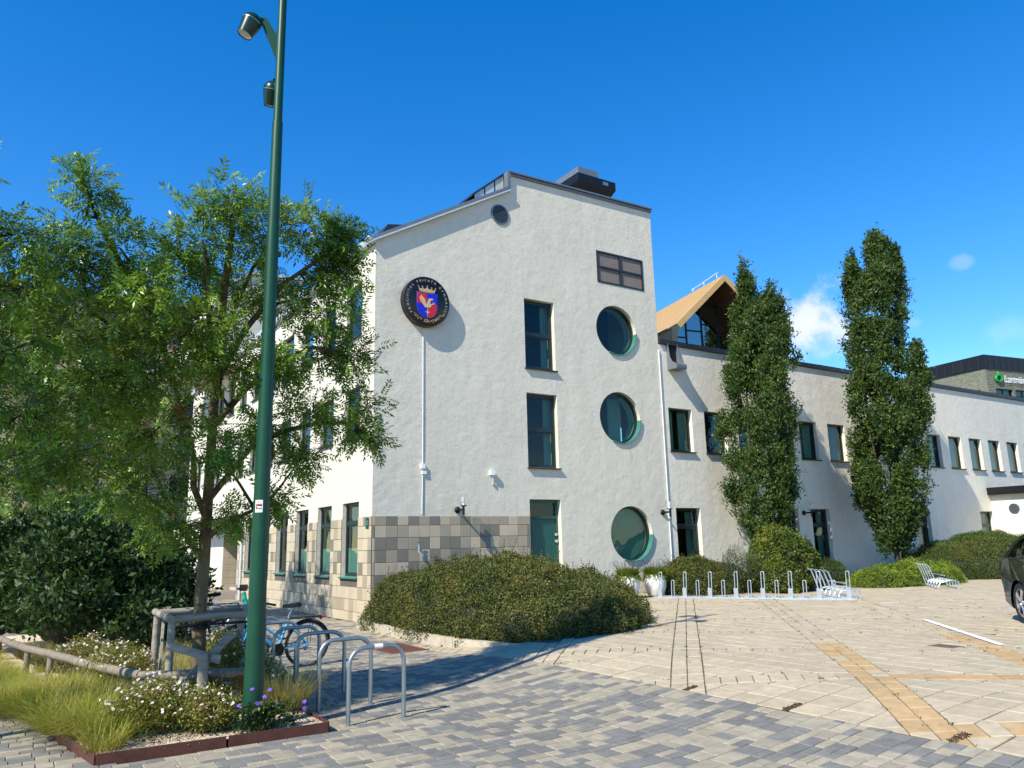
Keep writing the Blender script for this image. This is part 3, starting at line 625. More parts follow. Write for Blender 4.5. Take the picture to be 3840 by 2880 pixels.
def tilemesh(fn, a, b, c, d, mb):
    g = .005; e = .004; o = random.uniform(-.0015, .0015)
    a, b, c, d = a+g, b-g, c+g, d-g; n = len(mb.v)
    mb.v += [fn(*p) for p in ((a, c, -.010), (b, c, -.010), (b, d, -.010), (a, d, -.010), (a, c, -.02+o), (b, c, -.02+o), (b, d, -.02+o), (a, d, -.02+o), (a+e, c+e, -.024+o), (b-e, c+e, -.024+o), (b-e, d-e, -.024+o), (a+e, d-e, -.024+o))]
    for f in ((8, 9, 10, 11), (4, 5, 9, 8), (5, 6, 10, 9), (6, 7, 11, 10), (7, 4, 8, 11), (0, 1, 5, 4), (1, 2, 6, 5), (2, 3, 7, 6), (3, 0, 4, 7)): mb.face([n+i for i in f])
sc = []
for i, (fn, a, b, c, d, mi) in enumerate(tiles):
    q = [proj(fn(s, z, 0)) for s, z in ((a, c), (b, c), (b, d), (a, d))]
    hid = fn is FR and (c < .5 and a > .9)
    sc.append((area([(p[0], p[1]) for p in q])*(0 if hid else 1), i))
big = set(i for s, i in sorted(sc, reverse=True)[:300]); rest = [MB() for _ in range(4)]
for i, (fn, a, b, c, d, mi) in enumerate(tiles):
    if i in big: m_ = MB(); tilemesh(fn, a, b, c, d, m_); m_.build('tile', 'tile%d' % mi, tower)
    else: tilemesh(fn, a, b, c, d, rest[mi])
al = MB()
for mi, m_ in enumerate(rest):
    b = len(al.v); al.v += m_.v; al.f += [tuple(b+i for i in f) for f in m_.f]; al.m += [mi]*len(m_.f)
tag(al.build('tile', ['tile0', 'tile1', 'tile2', 'tile3'], tower), kind='stuff')
# tiled return wall deep in the entrance recess, steps
mb = MB()
for r in range(9):
    for i in range(9): tilemesh(lambda s, z, d: (s, 20.19+d, z), 1.16+i*T, 1.16+(i+1)*T, r*T, (r+1)*T, mb)
tag(mb.build('tile', 'tile3', tower), kind='stuff')
mb = MB(); mb.box(1.5, 4.5, 18.6, 20.1, 0, .16); mb.box(2.0, 4.5, 19.0, 20.1, .16, .32); mb.build('step', 'concrete', tower)
mb = MB(); mb.tube([(-.07, 11.9, .05), (-.07, 11.9, 2.2)], .045, 10); mb.build('downpipe', 'gutter', tower, 40)
mb = MB(); mb.tube([(9.62, -.03, .3), (9.62, -.03, 7.7)], .018, 8); mb.build('lightning_cable', 'whitepaint', tower)
mb = MB(); fbox(mb, LF, .13, .3, 2.20, 2.45, -.04, -.03); ob = mb.build('plate', 'plastic', tower); m_ = MB(); 
for z in (2.29, 2.33, 2.37): fbox(m_, LF, .155, .275, z, z+.018, -.043, -.041)
m_.build('plate_print', 'teal', ob)
# conduit from the sign, junction box
mb = MB(); mb.tube([(1.34, -.018, 7.3), (1.33, -.018, 3.75), (1.31, -.018, 2.53)], .011, 8); mb.build('conduit', 'whitepaint', tower)
mb = MB(); mb.box(1.27, 1.38, -.06, -.002, 3.66, 3.78); mb.build('junction_box', 'white', tower); mb = MB(); mb.box(1.3, 1.42, -.05, -.002, 3.52, 3.6); mb.build('junction_box', 'white', tower)
t = thing('wall_sensor', 'small white sensor box with hanging cable on the rendered wall', 'sensor', (3.33, 0, 3.6))
mb = MB(); mb.box(3.27, 3.40, -.11, -.002, 3.55, 3.67); mb.build('housing', 'white', t); mb = MB(); mb.tube([(3.34, -.05, 3.55), (3.36, -.06, 3.42), (3.38, -.03, 3.38)], .008, 6); mb.build('cable', 'white', t); mb = MB(); mb.box(3.36, 3.4, -.05, -.003, 3.3, 3.39); mb.build('plug', 'concrete', t)
t = thing('wall_tap', 'small chrome water tap on the tiled wall', 'tap', (1.18, 0, 1.7))
mb = MB(); mb.tube([(1.18, -.026, 1.75), (1.18, -.10, 1.75)], .02, 10); mb.tube([(1.18, -.1, 1.8), (1.18, -.1, 1.6)], [.016, .03], 10); mb.build('spout', 'chrome', t, 40); mb = MB(); mb.tube([(1.13, -.1, 1.85), (1.23, -.1, 1.85)], .012, 8); mb.tube([(1.18, -.1, 1.79), (1.18, -.1, 1.85)], .008, 8); mb.build('handle', 'chrome', t)

# ------------------------------------------------------------------ long wing
wing = thing('long_wing', 'long low white rendered wing with a row of square windows', 'building', (25, 0, 0))
WX = [9.90, 11.48, 13.05, 14.60, 16.25, 17.90, 19.55, 21.2, 22.85, 24.49, 26.15, 27.81, 29.45, 31.11, 32.75, 34.4]
DX = [(9.95, 11.0), (14.76, 15.78), (16.5, 17.52), (21.3, 22.3), (22.95, 23.99)]
wh = [rect(x, x+1.02, 4.5, 5.87) for x in WX]+[rect(a, b, .29, 2.74) for a, b in DX]+[rect(27.9, 28.97, 1.35, 2.70)]
wall('front_wall', [(9.645, .2), (44, .2), (44, 7.96), (9.645, 7.90)], wh, FR, 'stucco_wing_sunlit', wing)
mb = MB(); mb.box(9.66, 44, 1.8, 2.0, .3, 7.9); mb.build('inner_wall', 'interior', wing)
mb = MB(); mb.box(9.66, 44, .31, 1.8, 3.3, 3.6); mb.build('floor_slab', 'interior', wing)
mb = MB(); mb.box(9.66, 44, .13, 14, 7.78, 7.88); mb.build('roof', 'darkmetal', wing)
x = 9.66
while x < 43.5:
    x1 = x+2.0; mb = MB(); mb.box(x+.004, x1-.004, -.07, .32, 7.93+.002*(x-9), 8.06+.002*(x-9)); mb.box(x+.004, x1-.004, -.075, -.05, 7.90+.002*(x-9), 7.925+.002*(x-9)); mb.build('parapet_cap', 'darkmetal', wing); x = x1
CU = [[(.0, .44, 4), (.68, 1., 3)], [(.66, 1., 3)], [(.6, 1, 3)], [(.5, 1, 4)], [(0, .5, 4), (.58, 1, 3)], [(.55, 1, 4)]]
for i, xx in enumerate(WX): window(wing, FR, xx, xx+1.02, 4.5, 5.87, .14, None, 'framegreen', curt=CU[i] if i < 6 else [(.35, 1., 5)])
for i, (a, b) in enumerate(DX): door(wing, a, b, .3, 2.74, 2.22, False, (.72, .98) if i < 3 else (.1, .9))
window(wing, FR, 27.9, 28.97, 1.35, 2.70, .14, 2.1, 'framegreen', curt=[(.05, .95, 6)])
# rainwater spout on the parapet
t = thing('roof_spout', 'zinc rainwater spout with curved cheeks below the parapet', 'spout', (10.2, 0, 7.1))
for xx in (9.98, 10.40):
    prof = [(-.06, 8.05), (-.10, 7.75), (-.14, 7.5), (-.22, 7.33), (-.42, 7.22), (-.42, 7.08), (-.005, 7.08), (-.005, 8.05)]
    MB().prism(prof, lambda a, c, d: (d, a, c), xx, xx+.02).build('cheek', 'zinc', t)
mb = MB(); mb.box(10.0, 10.4, -.42, -.005, 7.085, 7.11); mb.box(10.0, 10.4, -.425, -.40, 7.11, 7.20); mb.build('trough', 'zinc', t)
mb = MB(); mb.box(10.0, 10.4, -.012, -.004, 7.2, 8.0); mb.build('back_plate', 'black', t)
# projecting porch volume at the far end
t = thing('porch_block', 'low cream porch block with dark flat roof at the far end', 'building', (33, -3, 0))
mb = MB(); mb.box(28.98, 40, -8, -.001, .2, 3.4); mb.build('wall', 'stucco_cream', t); mb = MB(); mb.box(28.72, 40.2, -8.2, -.004, 3.4, 3.72); mb.build('roof', 'blackmetal', t)
mb = MB(); mb.lathe([(.22, 0), (.22, .03), (.19, .035), (.19, .002)], (28.978, -.9, 2.78), 24, Matrix(((0, 0, -1), (0, 1, 0), (1, 0, 0)))); vo = mb.build('round_vent', 'zinc', t, 40)
for i in range(8): z = 2.63+i*.04; hw = math.sqrt(.19**2-(z-2.77)**2); m_ = MB(); m_.box(28.95, 28.972, -.9-hw, -.9+hw, z, z+.014); m_.build('slat', 'zinc', vo)

# ------------------------------------------------------------------ golden rooftop pavilion
pv = thing('rooftop_pavilion', 'golden metal clad gabled pavilion with glazed gable on the roof', 'building', (15.3, 4, 8))
az = R(13); gd = Vector((math.cos(az), -math.sin(az), 0)); rdv = Vector((math.sin(az), math.cos(az), 0)); AP = Vector((15.3, 2.0, 0))
def PV(s, z, d): q = AP+gd*s+rdv*d; return (q.x, q.y, z)
HW, ZE, ZA, LEN = 2.5, 9.45, 11.8, 12
for sgn in (-1, 1):
    n = 34
    for i in range(n):
        d0, d1 = i*LEN/n, (i+1)*LEN/n-.006
        m_ = MB(); m_.hexa([PV(sgn*HW, ZE, d0), PV(sgn*HW, ZE, d1), PV(0, ZA, d1), PV(0, ZA, d0), PV(sgn*(HW+.03), ZE+.03, d0), PV(sgn*(HW+.03), ZE+.03, d1), PV(0, ZA+.04, d1), PV(0, ZA+.04, d0)]); m_.build('roof_sheet', 'gold', pv)
        if sgn < 0: m_ = MB(); m_.obox(Vector(PV(sgn*HW/2, (ZE+ZA)/2+.05, d1)), (Vector(PV(0, ZA, 0))-Vector(PV(sgn*HW, ZE, 0)))/2, rdv*.008, Vector((0, 0, .018))); m_.build('standing_seam', 'gold', pv)
        if i % 2 == 0:
            m_ = MB(); m_.hexa([PV(sgn*HW, 7.9, d0), PV(sgn*HW, 7.9, d1+LEN/n), PV(sgn*(HW-.05), 7.9, d1+LEN/n), PV(sgn*(HW-.05), 7.9, d0), PV(sgn*HW, ZE, d0), PV(sgn*HW, ZE, d1+LEN/n), PV(sgn*(HW-.05), ZE, d1+LEN/n), PV(sgn*(HW-.05), ZE, d0)]); m_.build('side_panel', 'gold', pv)
    # gable band (fascia) and dark soffit
    m_ = MB(); m_.prism([(sgn*(HW+.03), 7.9), (sgn*(HW+.03), ZE+.03), (0, ZA+.05), (0, ZA-.22), (sgn*(HW-.2), ZE-.06), (sgn*(HW-.2), 7.9)], PV, -.04, -.005); m_.build('gable_fascia', 'gold', pv)
    m_ = MB(); m_.prism([(sgn*(HW-.06), 7.9), (sgn*(HW-.06), ZE-.03), (0, ZA-.08), (0, ZA-.16), (sgn*(HW-.12), ZE-.06), (sgn*(HW-.12), 7.9)], PV, 0.0, 1.5); m_.build('soffit', 'golddark', pv)
gm = MB(); GD = 1.35
def gtop(s): return ZA-.16-(ZA-ZE-.1)*abs(s)/(HW-.12)
bars = [-1.75, -1.0, -.28, .5, 1.2, 1.9]
for s in bars: fbox(gm, PV, s-.03, s+.03, 7.9, gtop(s), GD, GD+.06)
gm.build('mullion', 'blackmetal', pv)
cols_ = [-HW+.13]+bars+[HW-.13]; gr = [(8.6, 9.3, 9.9), (8.95, 9.6, 10.4), (8.5, 9.9, 10.9), (9.1, 10.2, 11.0), (8.7, 9.8, 10.5), (8.9, 9.6, 10.2), (8.7, 9.3, 9.7)]
for i in range(len(cols_)-1):
    a, b = cols_[i]+.03, cols_[i+1]-.03; zs = [7.95]+[z for z in gr[i] if z < min(gtop(a), gtop(b))-.1]
    for j, z in enumerate(zs):
        if j+1 < len(zs): MB().poly([PV(a, z+.02, GD+.03), PV(b, z+.02, GD+.03), PV(b, zs[j+1]-.02, GD+.03), PV(a, zs[j+1]-.02, GD+.03)]).build('pane', 'solarglass', pv); fbb = MB(); fbox(fbb, PV, a, b, zs[j+1]-.025, zs[j+1]+.025, GD, GD+.06); fbb.build('transom_bar', 'blackmetal', pv)
        else:
            pts = [(a, z+.02), (b, z+.02), (b, gtop(b))]+([(0, gtop(0))] if a < 0 < b else [])+[(a, gtop(a))]; MB().poly([PV(s, q, GD+.03) for s, q in pts]).build('pane', 'solarglass', pv)
m_ = MB(); m_.prism([(-HW+.1, 7.9), (-HW+.1, ZE-.1), (0, ZA-.2), (HW-.1, ZE-.1), (HW-.1, 7.9)], PV, 4.5, 4.6); m_.build('inner_wall', 'interior', pv)
m_ = MB(); m_.tube([PV(-.05, ZA+.24, .35), PV(-.05, ZA+.12, 2.2)], .016, 6)
for d in (.4, 1.3, 2.1): m_.tube([PV(-.05, ZA+.04, d), PV(-.05, ZA+.18, d)], .014, 6)
m_.build('ridge_rail', 'whitepaint', pv); m_ = MB(); m_.obox(Vector(PV(-HW/2, (ZE+ZA)/2+.07, 6.4)), (Vector(PV(0, ZA, 0))-Vector(PV(-HW, ZE, 0)))/2, rdv*.03, Vector((0, 0, .03))); m_.build('roof_ladder', 'darkmetal', pv)
m_ = MB(); m_.tube([PV(-HW-.02, ZE+.1, .3), PV(-HW-.02, ZE+.1, 9)], .025, 6); m_.build('snow_guard', 'golddark', pv)
m_ = MB(); fbox(m_, PV, -HW+.1, HW, 8.30, 8.33, .5, .53); fbox(m_, PV, -HW+.1, HW, 8.02, 8.04, .5, .53); m_.build('railing', 'zinc', pv)
for i in range(56): s = -HW+.12+i*.086; m_ = MB(); fbox(m_, PV, s, s+.02, 8.0, 8.31, .505, .525); m_.build('baluster', 'grate' if i % 3 else 'zinc', pv)

# ------------------------------------------------------------------ rooftop ventilator
t = thing('roof_ventilator', 'black angular ventilator with grey cap on the flat roof', 'ventilator', (8, 1.6, 12.5))
mb = MB(); x0, x1, y0, y1 = 7.45, 9.05, .95, 2.6
mb.hexa([(x0+.5, y0+.4, 12.6), (x1-.5, y0+.4, 12.6), (x1-.5, y1-.4, 12.6), (x0+.5, y1-.4, 12.6), (x0, y0, 13.41), (x1, y0, 13.41), (x1, y1, 13.41), (x0, y1, 13.41)]); mb.build('underside', 'black', t)
mb = MB(); mb.box(x0, x1, y0, y1, 13.412, 13.70); mb.build('body', 'blackmetal', t)
mb = MB(); mb.box(7.45+.06, 8.35, .95+.05, 2.3, 13.702, 13.95); mb.build('cap', 'zinc', t); mb = MB(); mb.box(8.0, 8.5, 1.5, 2.0, 12.4, 12.7); mb.build('duct', 'darkmetal', t)
mb = MB(); mb.box(8.5, 8.72, .94, .948, 13.5, 13.62); mb.build('label_plate', 'zinc', t)

# ------------------------------------------------------------------ lettering helper
_CH = {}
def glyph(ch):
    if ch in _CH: return _CH[ch]
    cu = bpy.data.curves.new('glyph', 'FONT'); cu.body = ch; cu.align_x = 'CENTER'; cu.size = 1; cu.resolution_u = 3
    o = bpy.data.objects.new('glyph', cu); COL.objects.link(o); bpy.context.view_layer.update()
    me = bpy.data.meshes.new_from_object(o.evaluated_get(bpy.context.evaluated_depsgraph_get()))
    r = ([tuple(v.co[:2]) for v in me.vertices], [tuple(p.vertices) for p in me.polygons]); bpy.data.objects.remove(o); bpy.data.curves.remove(cu); bpy.data.meshes.remove(me)
    _CH[ch] = r; return r
# ------------------------------------------------------------------ round crest sign
t = thing('crest_sign', 'round black school sign with crowned red and blue shield and gold lettering', 'sign', (1.35, -.1, 7.99))
SC, SR = (1.36, 7.99), .665
def SG(a, b, d): return (SC[0]+a*SR, -.2-d, SC[1]+b*SR)
mb = MB(); mb.lathe([(SR, .002), (SR, .19), (SR-.012, .2)], (SC[0], 0, SC[1]), 64, Matrix(((1, 0, 0), (0, 0, -1), (0, 1, 0)))); mb.build('disc', 'signblack', t, 40)
def plate(name, polys, m, d0, d1):
    mb = MB()
    for p in polys: mb.prism(p, SG, d0, d1)
    return mb.build(name, m, t)
def arc_sh(n=10): return [(.43*math.cos(PI/2*k/n)**.8 if k < n else 0, -.15-.515*math.sin(PI/2*k/n)) for k in range(n+1)]
rr = arc_sh(); ms_ = -.12
plate('shield_border', [[(.452, .345), (0, .295), (-.452, .345), (-.452, -.15)]+[(-x*1.04, y-.018) for x, y in rr]+[(x*1.04, y-.018) for x, y in rr[::-1]]], 'signbright', .001, .004)
plate('shield_quarter', [[(-.43, .325), (0, .28), (0, ms_), (-.43, ms_)], [(0, ms_)]+[(.43, ms_)]+rr], 'signred', .004, .009)
plate('shield_quarter', [[(0, .28), (.43, .325), (.43, ms_), (0, ms_)], [(0, ms_), (-.43, ms_)]+[(-x, y) for x, y in rr]], 'signblue', .004, .009)
def px(x, y): return ((x-820)/575, -(y-770-.16*(x-820))/625)
hand = [(615, 630), (640, 665), (668, 598), (770, 735), (800, 860), (848, 712), (880, 703), (955, 710), (972, 730), (965, 745), (905, 762), (898, 845), (925, 850), (985, 785), (992, 797), (945, 835), (1020, 832), (1022, 848), (940, 870), (893, 942), (765, 925), (640, 740)]
def flat(name, pts, m, d0, d1):
    v2, e2, f2, *_ = delaunay_2d_cdt([Vector(p) for p in pts], [(i, (i+1) % len(pts)) for i in range(len(pts))], [], 1, 1e-6)
    mb = MB()
    for d in (d0, d1):
        b = len(mb.v); mb.v += [SG(v.x, v.y, d) for v in v2]
        for f in f2:
            c = sum((v2[i] for i in f), Vector((0, 0)))/len(f)
            if inside(c.x, c.y, pts): mb.face([b+i for i in f])
    return mb.build(name, m, t)
flat('hand_emblem', [px(*p) for p in hand], 'signgold', .009, .014)
star = []
for k in range(8): a_ = PI/2*k/2; r_ = (.22 if k % 4 == 0 and False else (.21 if k in (2, 6) else (.125 if k in (0, 4) else .035))); star.append((.015+r_*math.cos(a_)*1., -.445+r_*math.sin(a_)))
flat('star', star, 'signgold', .009, .014)
cr = [(-.32, .40), (-.37, .60), (-.27, .52), (-.20, .60), (-.10, .53), (0.01, .66), (.10, .53), (.20, .60), (.27, .52), (.37, .60), (.32, .40), (.16, .37), (0, .36), (-.16, .37)]
cr = [(a_, .34+(b_-.36)*.8) for a_, b_ in cr]; flat('crown', cr, 'signgold', .001, .006)
plate('crown_band', [[(-.30, .415), (0, .382), (.30, .415), (.30, .402), (0, .369), (-.30, .402)]], 'signblack', .006, .008)
for (a_, b_) in ((-.2, .555), (.01, .60), (.2, .555), (-.37, .555), (.37, .555)): plate('crown_cross', [[(a_-.008, b_-.035), (a_+.008, b_-.035), (a_+.008, b_+.045), (a_-.008, b_+.045)], [(a_-.032, b_), (a_+.032, b_), (a_+.032, b_+.016), (a_-.032, b_+.016)]], 'signgold', .001, .006)
for (a_, b_) in ((-.2, .475), (.01, .50), (.2, .475)): plate('crown_jewel', [[(a_+.02*math.cos(k*PI/4), b_+.02*math.sin(k*PI/4)) for k in range(8)]], 'signred', .006, .010)
lau = []
for k in range(64):
    th = R(222+96*random.random()); rr_ = .80+random.uniform(-.055, .055); a_, b_ = rr_*math.cos(th), rr_*math.sin(th); an = th+PI/2+random.uniform(-.9, .9); L_ = .055
    lau.append([(a_, b_), (a_+L_*.5*math.cos(an)+.012*math.cos(an+PI/2), b_+L_*.5*math.sin(an)+.012*math.sin(an+PI/2)), (a_+L_*math.cos(an), b_+L_*math.sin(an)), (a_+L_*.5*math.cos(an)-.012*math.cos(an+PI/2), b_+L_*.5*math.sin(an)-.012*math.sin(an+PI/2))])
plate('laurel', lau, 'signgold', .001, .006)
txt = 'PROCIVITAS PRIVATA GYMNASIUM'; adv = {'I': .45, ' ': .75, 'M': 1.2, 'O': 1.15, 'G': 1.1, 'N': 1.1, 'U': 1.05}
tot = sum(adv.get(c, .95) for c in txt); cur_ = 0
for c in txt:
    wd = adv.get(c, .95); th = R(222-261*((cur_+wd/2)/tot)); cur_ += wd
    if c == ' ': continue
    vs2, fs = glyph(c); s_ = .15; ro = th-PI/2; mb = MB()
    for d in (.006,):
        for v in vs2:
            x_, y_ = v[0]*s_*.92, (v[1]-.35)*s_; a_ = .85*math.cos(th)+x_*math.cos(ro)-y_*math.sin(ro); b_ = .85*math.sin(th)+x_*math.sin(ro)+y_*math.cos(ro); mb.v.append(SG(a_, b_, .004))
    for f in fs: mb.face(f)
    mb.build('letter', 'signgold', t)

# ------------------------------------------------------------------ globe wall lamps
def walllamp(x, z, label):
    t = thing('wall_lamp', label, 'lamp', (x, 0, z), 'globe lamps along the facade')
    M3 = Matrix(((1, 0, 0), (0, 0, -1), (0, 1, 0)))
    mb = MB(); mb.lathe([(.085, .003), (.085, .03), (.06, .06), (.03, .07)], (x, 0, z), 20, M3); mb.build('wall_plate', 'blackmetal', t, 40)
    mb = MB(); mb.tube([(x, -.06, z), (x, -.30, z)], .028, 10); mb.tube([(x, -.33, z-.14), (x, -.33, z+.07)], .032, 12); mb.build('arm', 'blackmetal', t, 40)
    mb = MB(); mb.lathe([(.032, 0), (.085, .01), (.085, .03), (.0, .03)], (x, -.33, z+.07), 20); mb.build('cup', 'blackmetal', t, 40)
    pr_ = [(.15*math.sin(PI*k/14), -.15*math.cos(PI*k/14)) for k in range(1, 14)]
    mb = MB(); mb.lathe([(.004, -.15)]+pr_+[(.004, .15)], (x, -.33, z+.245), 24, caps=False); mb.build('globe', 'clear', t, 80)
    mb = MB(); mb.tube([(x, -.33, z+.10), (x, -.33, z+.18)], .022, 10)
    for k in range(6): mb.lathe([(.02, 0), (.045, .004), (.045, .012), (.02, .016)], (x, -.33, z+.18+k*.022), 14)
    mb.build('bulb', 'white', t, 40)
walllamp(2.31, 2.64, 'globe wall lamp above the tiled base of the corner building')
walllamp(9.38, 2.60, 'globe wall lamp left of the tall dark door, near the potted lavender')
walllamp(16.05, 2.60, 'globe wall lamp behind the rounded light green bush')
walllamp(23.2, 2.62, 'globe wall lamp half hidden behind the taller columnar tree')

# ------------------------------------------------------------------ street lamp
PB = Vector((-5.135, -9.42, .05))
t = thing('street_lamp', 'tall dark green street lamp post with bell shaped spotlights', 'street lamp', PB)
mb = MB(); mb.tube([PB, PB+Vector((0, 0, 2.2)), PB+Vector((0, 0, 6.45))], [.096, .079, .058], 32); mb.build('pole', 'lampgreen', t, 40)
mb = MB(); mb.tube([PB+Vector((0, 0, 6.42)), PB+Vector((0, 0, 10.2))], [.050, .042], 24); mb.build('upper_pole', 'lampgreen', t, 40)
def head(z, ang, name='spotlight'):
    d = Vector((math.cos(ang), math.sin(ang), 0)); a0 = PB+Vector((0, 0, z)); j = a0+d*.215+Vector((0, 0, .43))
    mb = MB(); sd = d.cross(Vector((0, 0, 1)))*.012
    prof = [a0+d*.045+Vector((0, 0, -.06)), a0+d*.06+Vector((0, 0, .22)), a0+d*.12+Vector((0, 0, .2)), j+d*.03, j-d*.03+Vector((0, 0, .03)), a0+d*.05+Vector((0, 0, .22))]
    pf = [a0+d*.045+Vector((0, 0, -.08)), j+d*.03-Vector((0, 0, .02)), j-d*.04+Vector((0, 0, .02)), a0+d*.05+Vector((0, 0, .24))]
    b = len(mb.v); mb.v += [tuple(q-sd) for q in pf]+[tuple(q+sd) for q in pf]; mb.face((b, b+1, b+2, b+3)); mb.face((b+7, b+6, b+5, b+4))
    for i in range(4): mb.face((b+i, b+4+i, b+4+(i+1) % 4, b+(i+1) % 4))
    ro = mb.build('bracket', 'lampgreen', t)
    ax = (Vector((0, 0, 1))-d*.42).normalized(); e1 = ax.orthogonal().normalized(); e2 = ax.cross(e1); M3 = Matrix((e1, e2, ax)).transposed()
    c = j+d*.122-Vector((0, 0, .075))
    mb = MB(); mb.lathe([(.084, -.18), (.114, .0), (.115, .008)], c, 28, M3, caps=False); mb.lathe([(.115, .010), (.110, .042), (.092, .075), (.058, .104), (.0, .115)], c, 28, M3, caps=False)
    hd = mb.build(name, 'headgreen', t, 50)
    mb = MB(); mb.lathe([(.116, .003), (.116, .010)], c, 28, M3, caps=False); mb.build('seam_ring', 'galv', hd)
    mb = MB(); mb.lathe([(.079, -.168), (.046, -.092), (.0, -.075)], c, 24, M3, caps=False); mb.build('reflector', 'white', hd, 60)
    mb = MB(); mb.tube([j, c+ax*.04], .03, 10); mb.build('joint', 'lampgreen', hd)
LFT = math.atan2(rt.y, rt.x)+PI
head(7.32, LFT+.25); head(6.68, LFT-1.05); head(8.6, LFT+2.4); head(9.4, LFT-.4)
# sticker on the pole
tc_ = (CAMP-PB); tc_.z = 0; tc_.normalize(); sdv = Vector((-tc_.y, tc_.x, 0))
o_ = tc_*math.cos(.30)-sdv*math.sin(.30); o_.normalize(); sx_ = Vector((-o_.y, o_.x, 0)); zc = 2.13; rad = .0808
def ST(a, z, e): return PB+(o_*math.cos(a/rad)+sx_*math.sin(a/rad))*(rad+e)+Vector((0, 0, z))
def patch(name, a0, a1, z0, z1, e, m, par, shear=0):
    mb = MB(); n = 6
    for k in range(n+1): a_ = a0+(a1-a0)*k/n; mb.v += [tuple(ST(a_, zc+z0+shear*math.sin(k*1.1), e)), tuple(ST(a_, zc+z1+shear*math.sin(k*1.1), e))]
    for k in range(n): mb.face((2*k, 2*k+2, 2*k+3, 2*k+1))
    return mb.build(name, m, par)
stk = patch('sticker', -.038, .038, -.062, .062, .0012, 'white', t)
patch('print', -.028, .03, -.0, .012, .0018, 'black', stk, .003); patch('print', -.03, .03, .012, .024, .0018, 'red', stk); patch('print', -.028, .03, -.03, -.016, .0018, 'logogreen', stk, .003); patch('print', -.03, -.016, -.034, .008, .0022, 'red', stk); patch('print', -.014, .012, .034, .046, .0018, 'greyplate', stk)

# ------------------------------------------------------------------ bike hoops
def arcpts(c, r, a0, a1, n, ex, ez): return [c+ex*r*math.cos(a0+(a1-a0)*k/n)+ez*r*math.sin(a0+(a1-a0)*k/n) for k in range(n+1)]
def hoop_mesh():
    ex, ez = Vector((1, 0, 0)), Vector((0, 0, 1)); r = .17; H = .735; W_ = .61
    pts = [Vector((0, 0, 0)), Vector((0, 0, H-r))]+arcpts(Vector((r, 0, H-r)), r, PI, PI/2, 7, ex, ez)+arcpts(Vector((W_-r, 0, H-r)), r, PI/2, 0, 7, ex, ez)+[Vector((W_, 0, 0))]
    mb = MB(); mb.tube(pts, .0235, 14); return mb
hm = None; ORD = ['nearest', 'second', 'third', 'fourth', 'fifth', 'sixth', 'seventh', 'eighth', 'ninth', 'tenth', 'eleventh', 'twelfth']
for k in range(11):
    y = -9.66+.885*k
    if hm is None: o = hoop_mesh().build('bike_hoop', 'galv', None, 40); hm = o
    else: o = hm.copy(); COL.objects.link(o)
    o.location = (-4.25+random.uniform(-.01, .01), y, 0); o.rotation_euler = (0, 0, random.uniform(-.02, .02))
    tag(o, 'galvanised steel bike hoop, %s in the row from the camera' % ORD[k], 'bike hoop', 'bike hoops in a row')
hm['label'] = 'galvanised bike hoop nearest the camera with a pale sticker on top'
m_ = MB(); m_.tube([(-4.25+.27, -9.66, .735), (-4.25+.36, -9.66, .735)], .0245, 14); m_.build('sticker', 'white', hm)

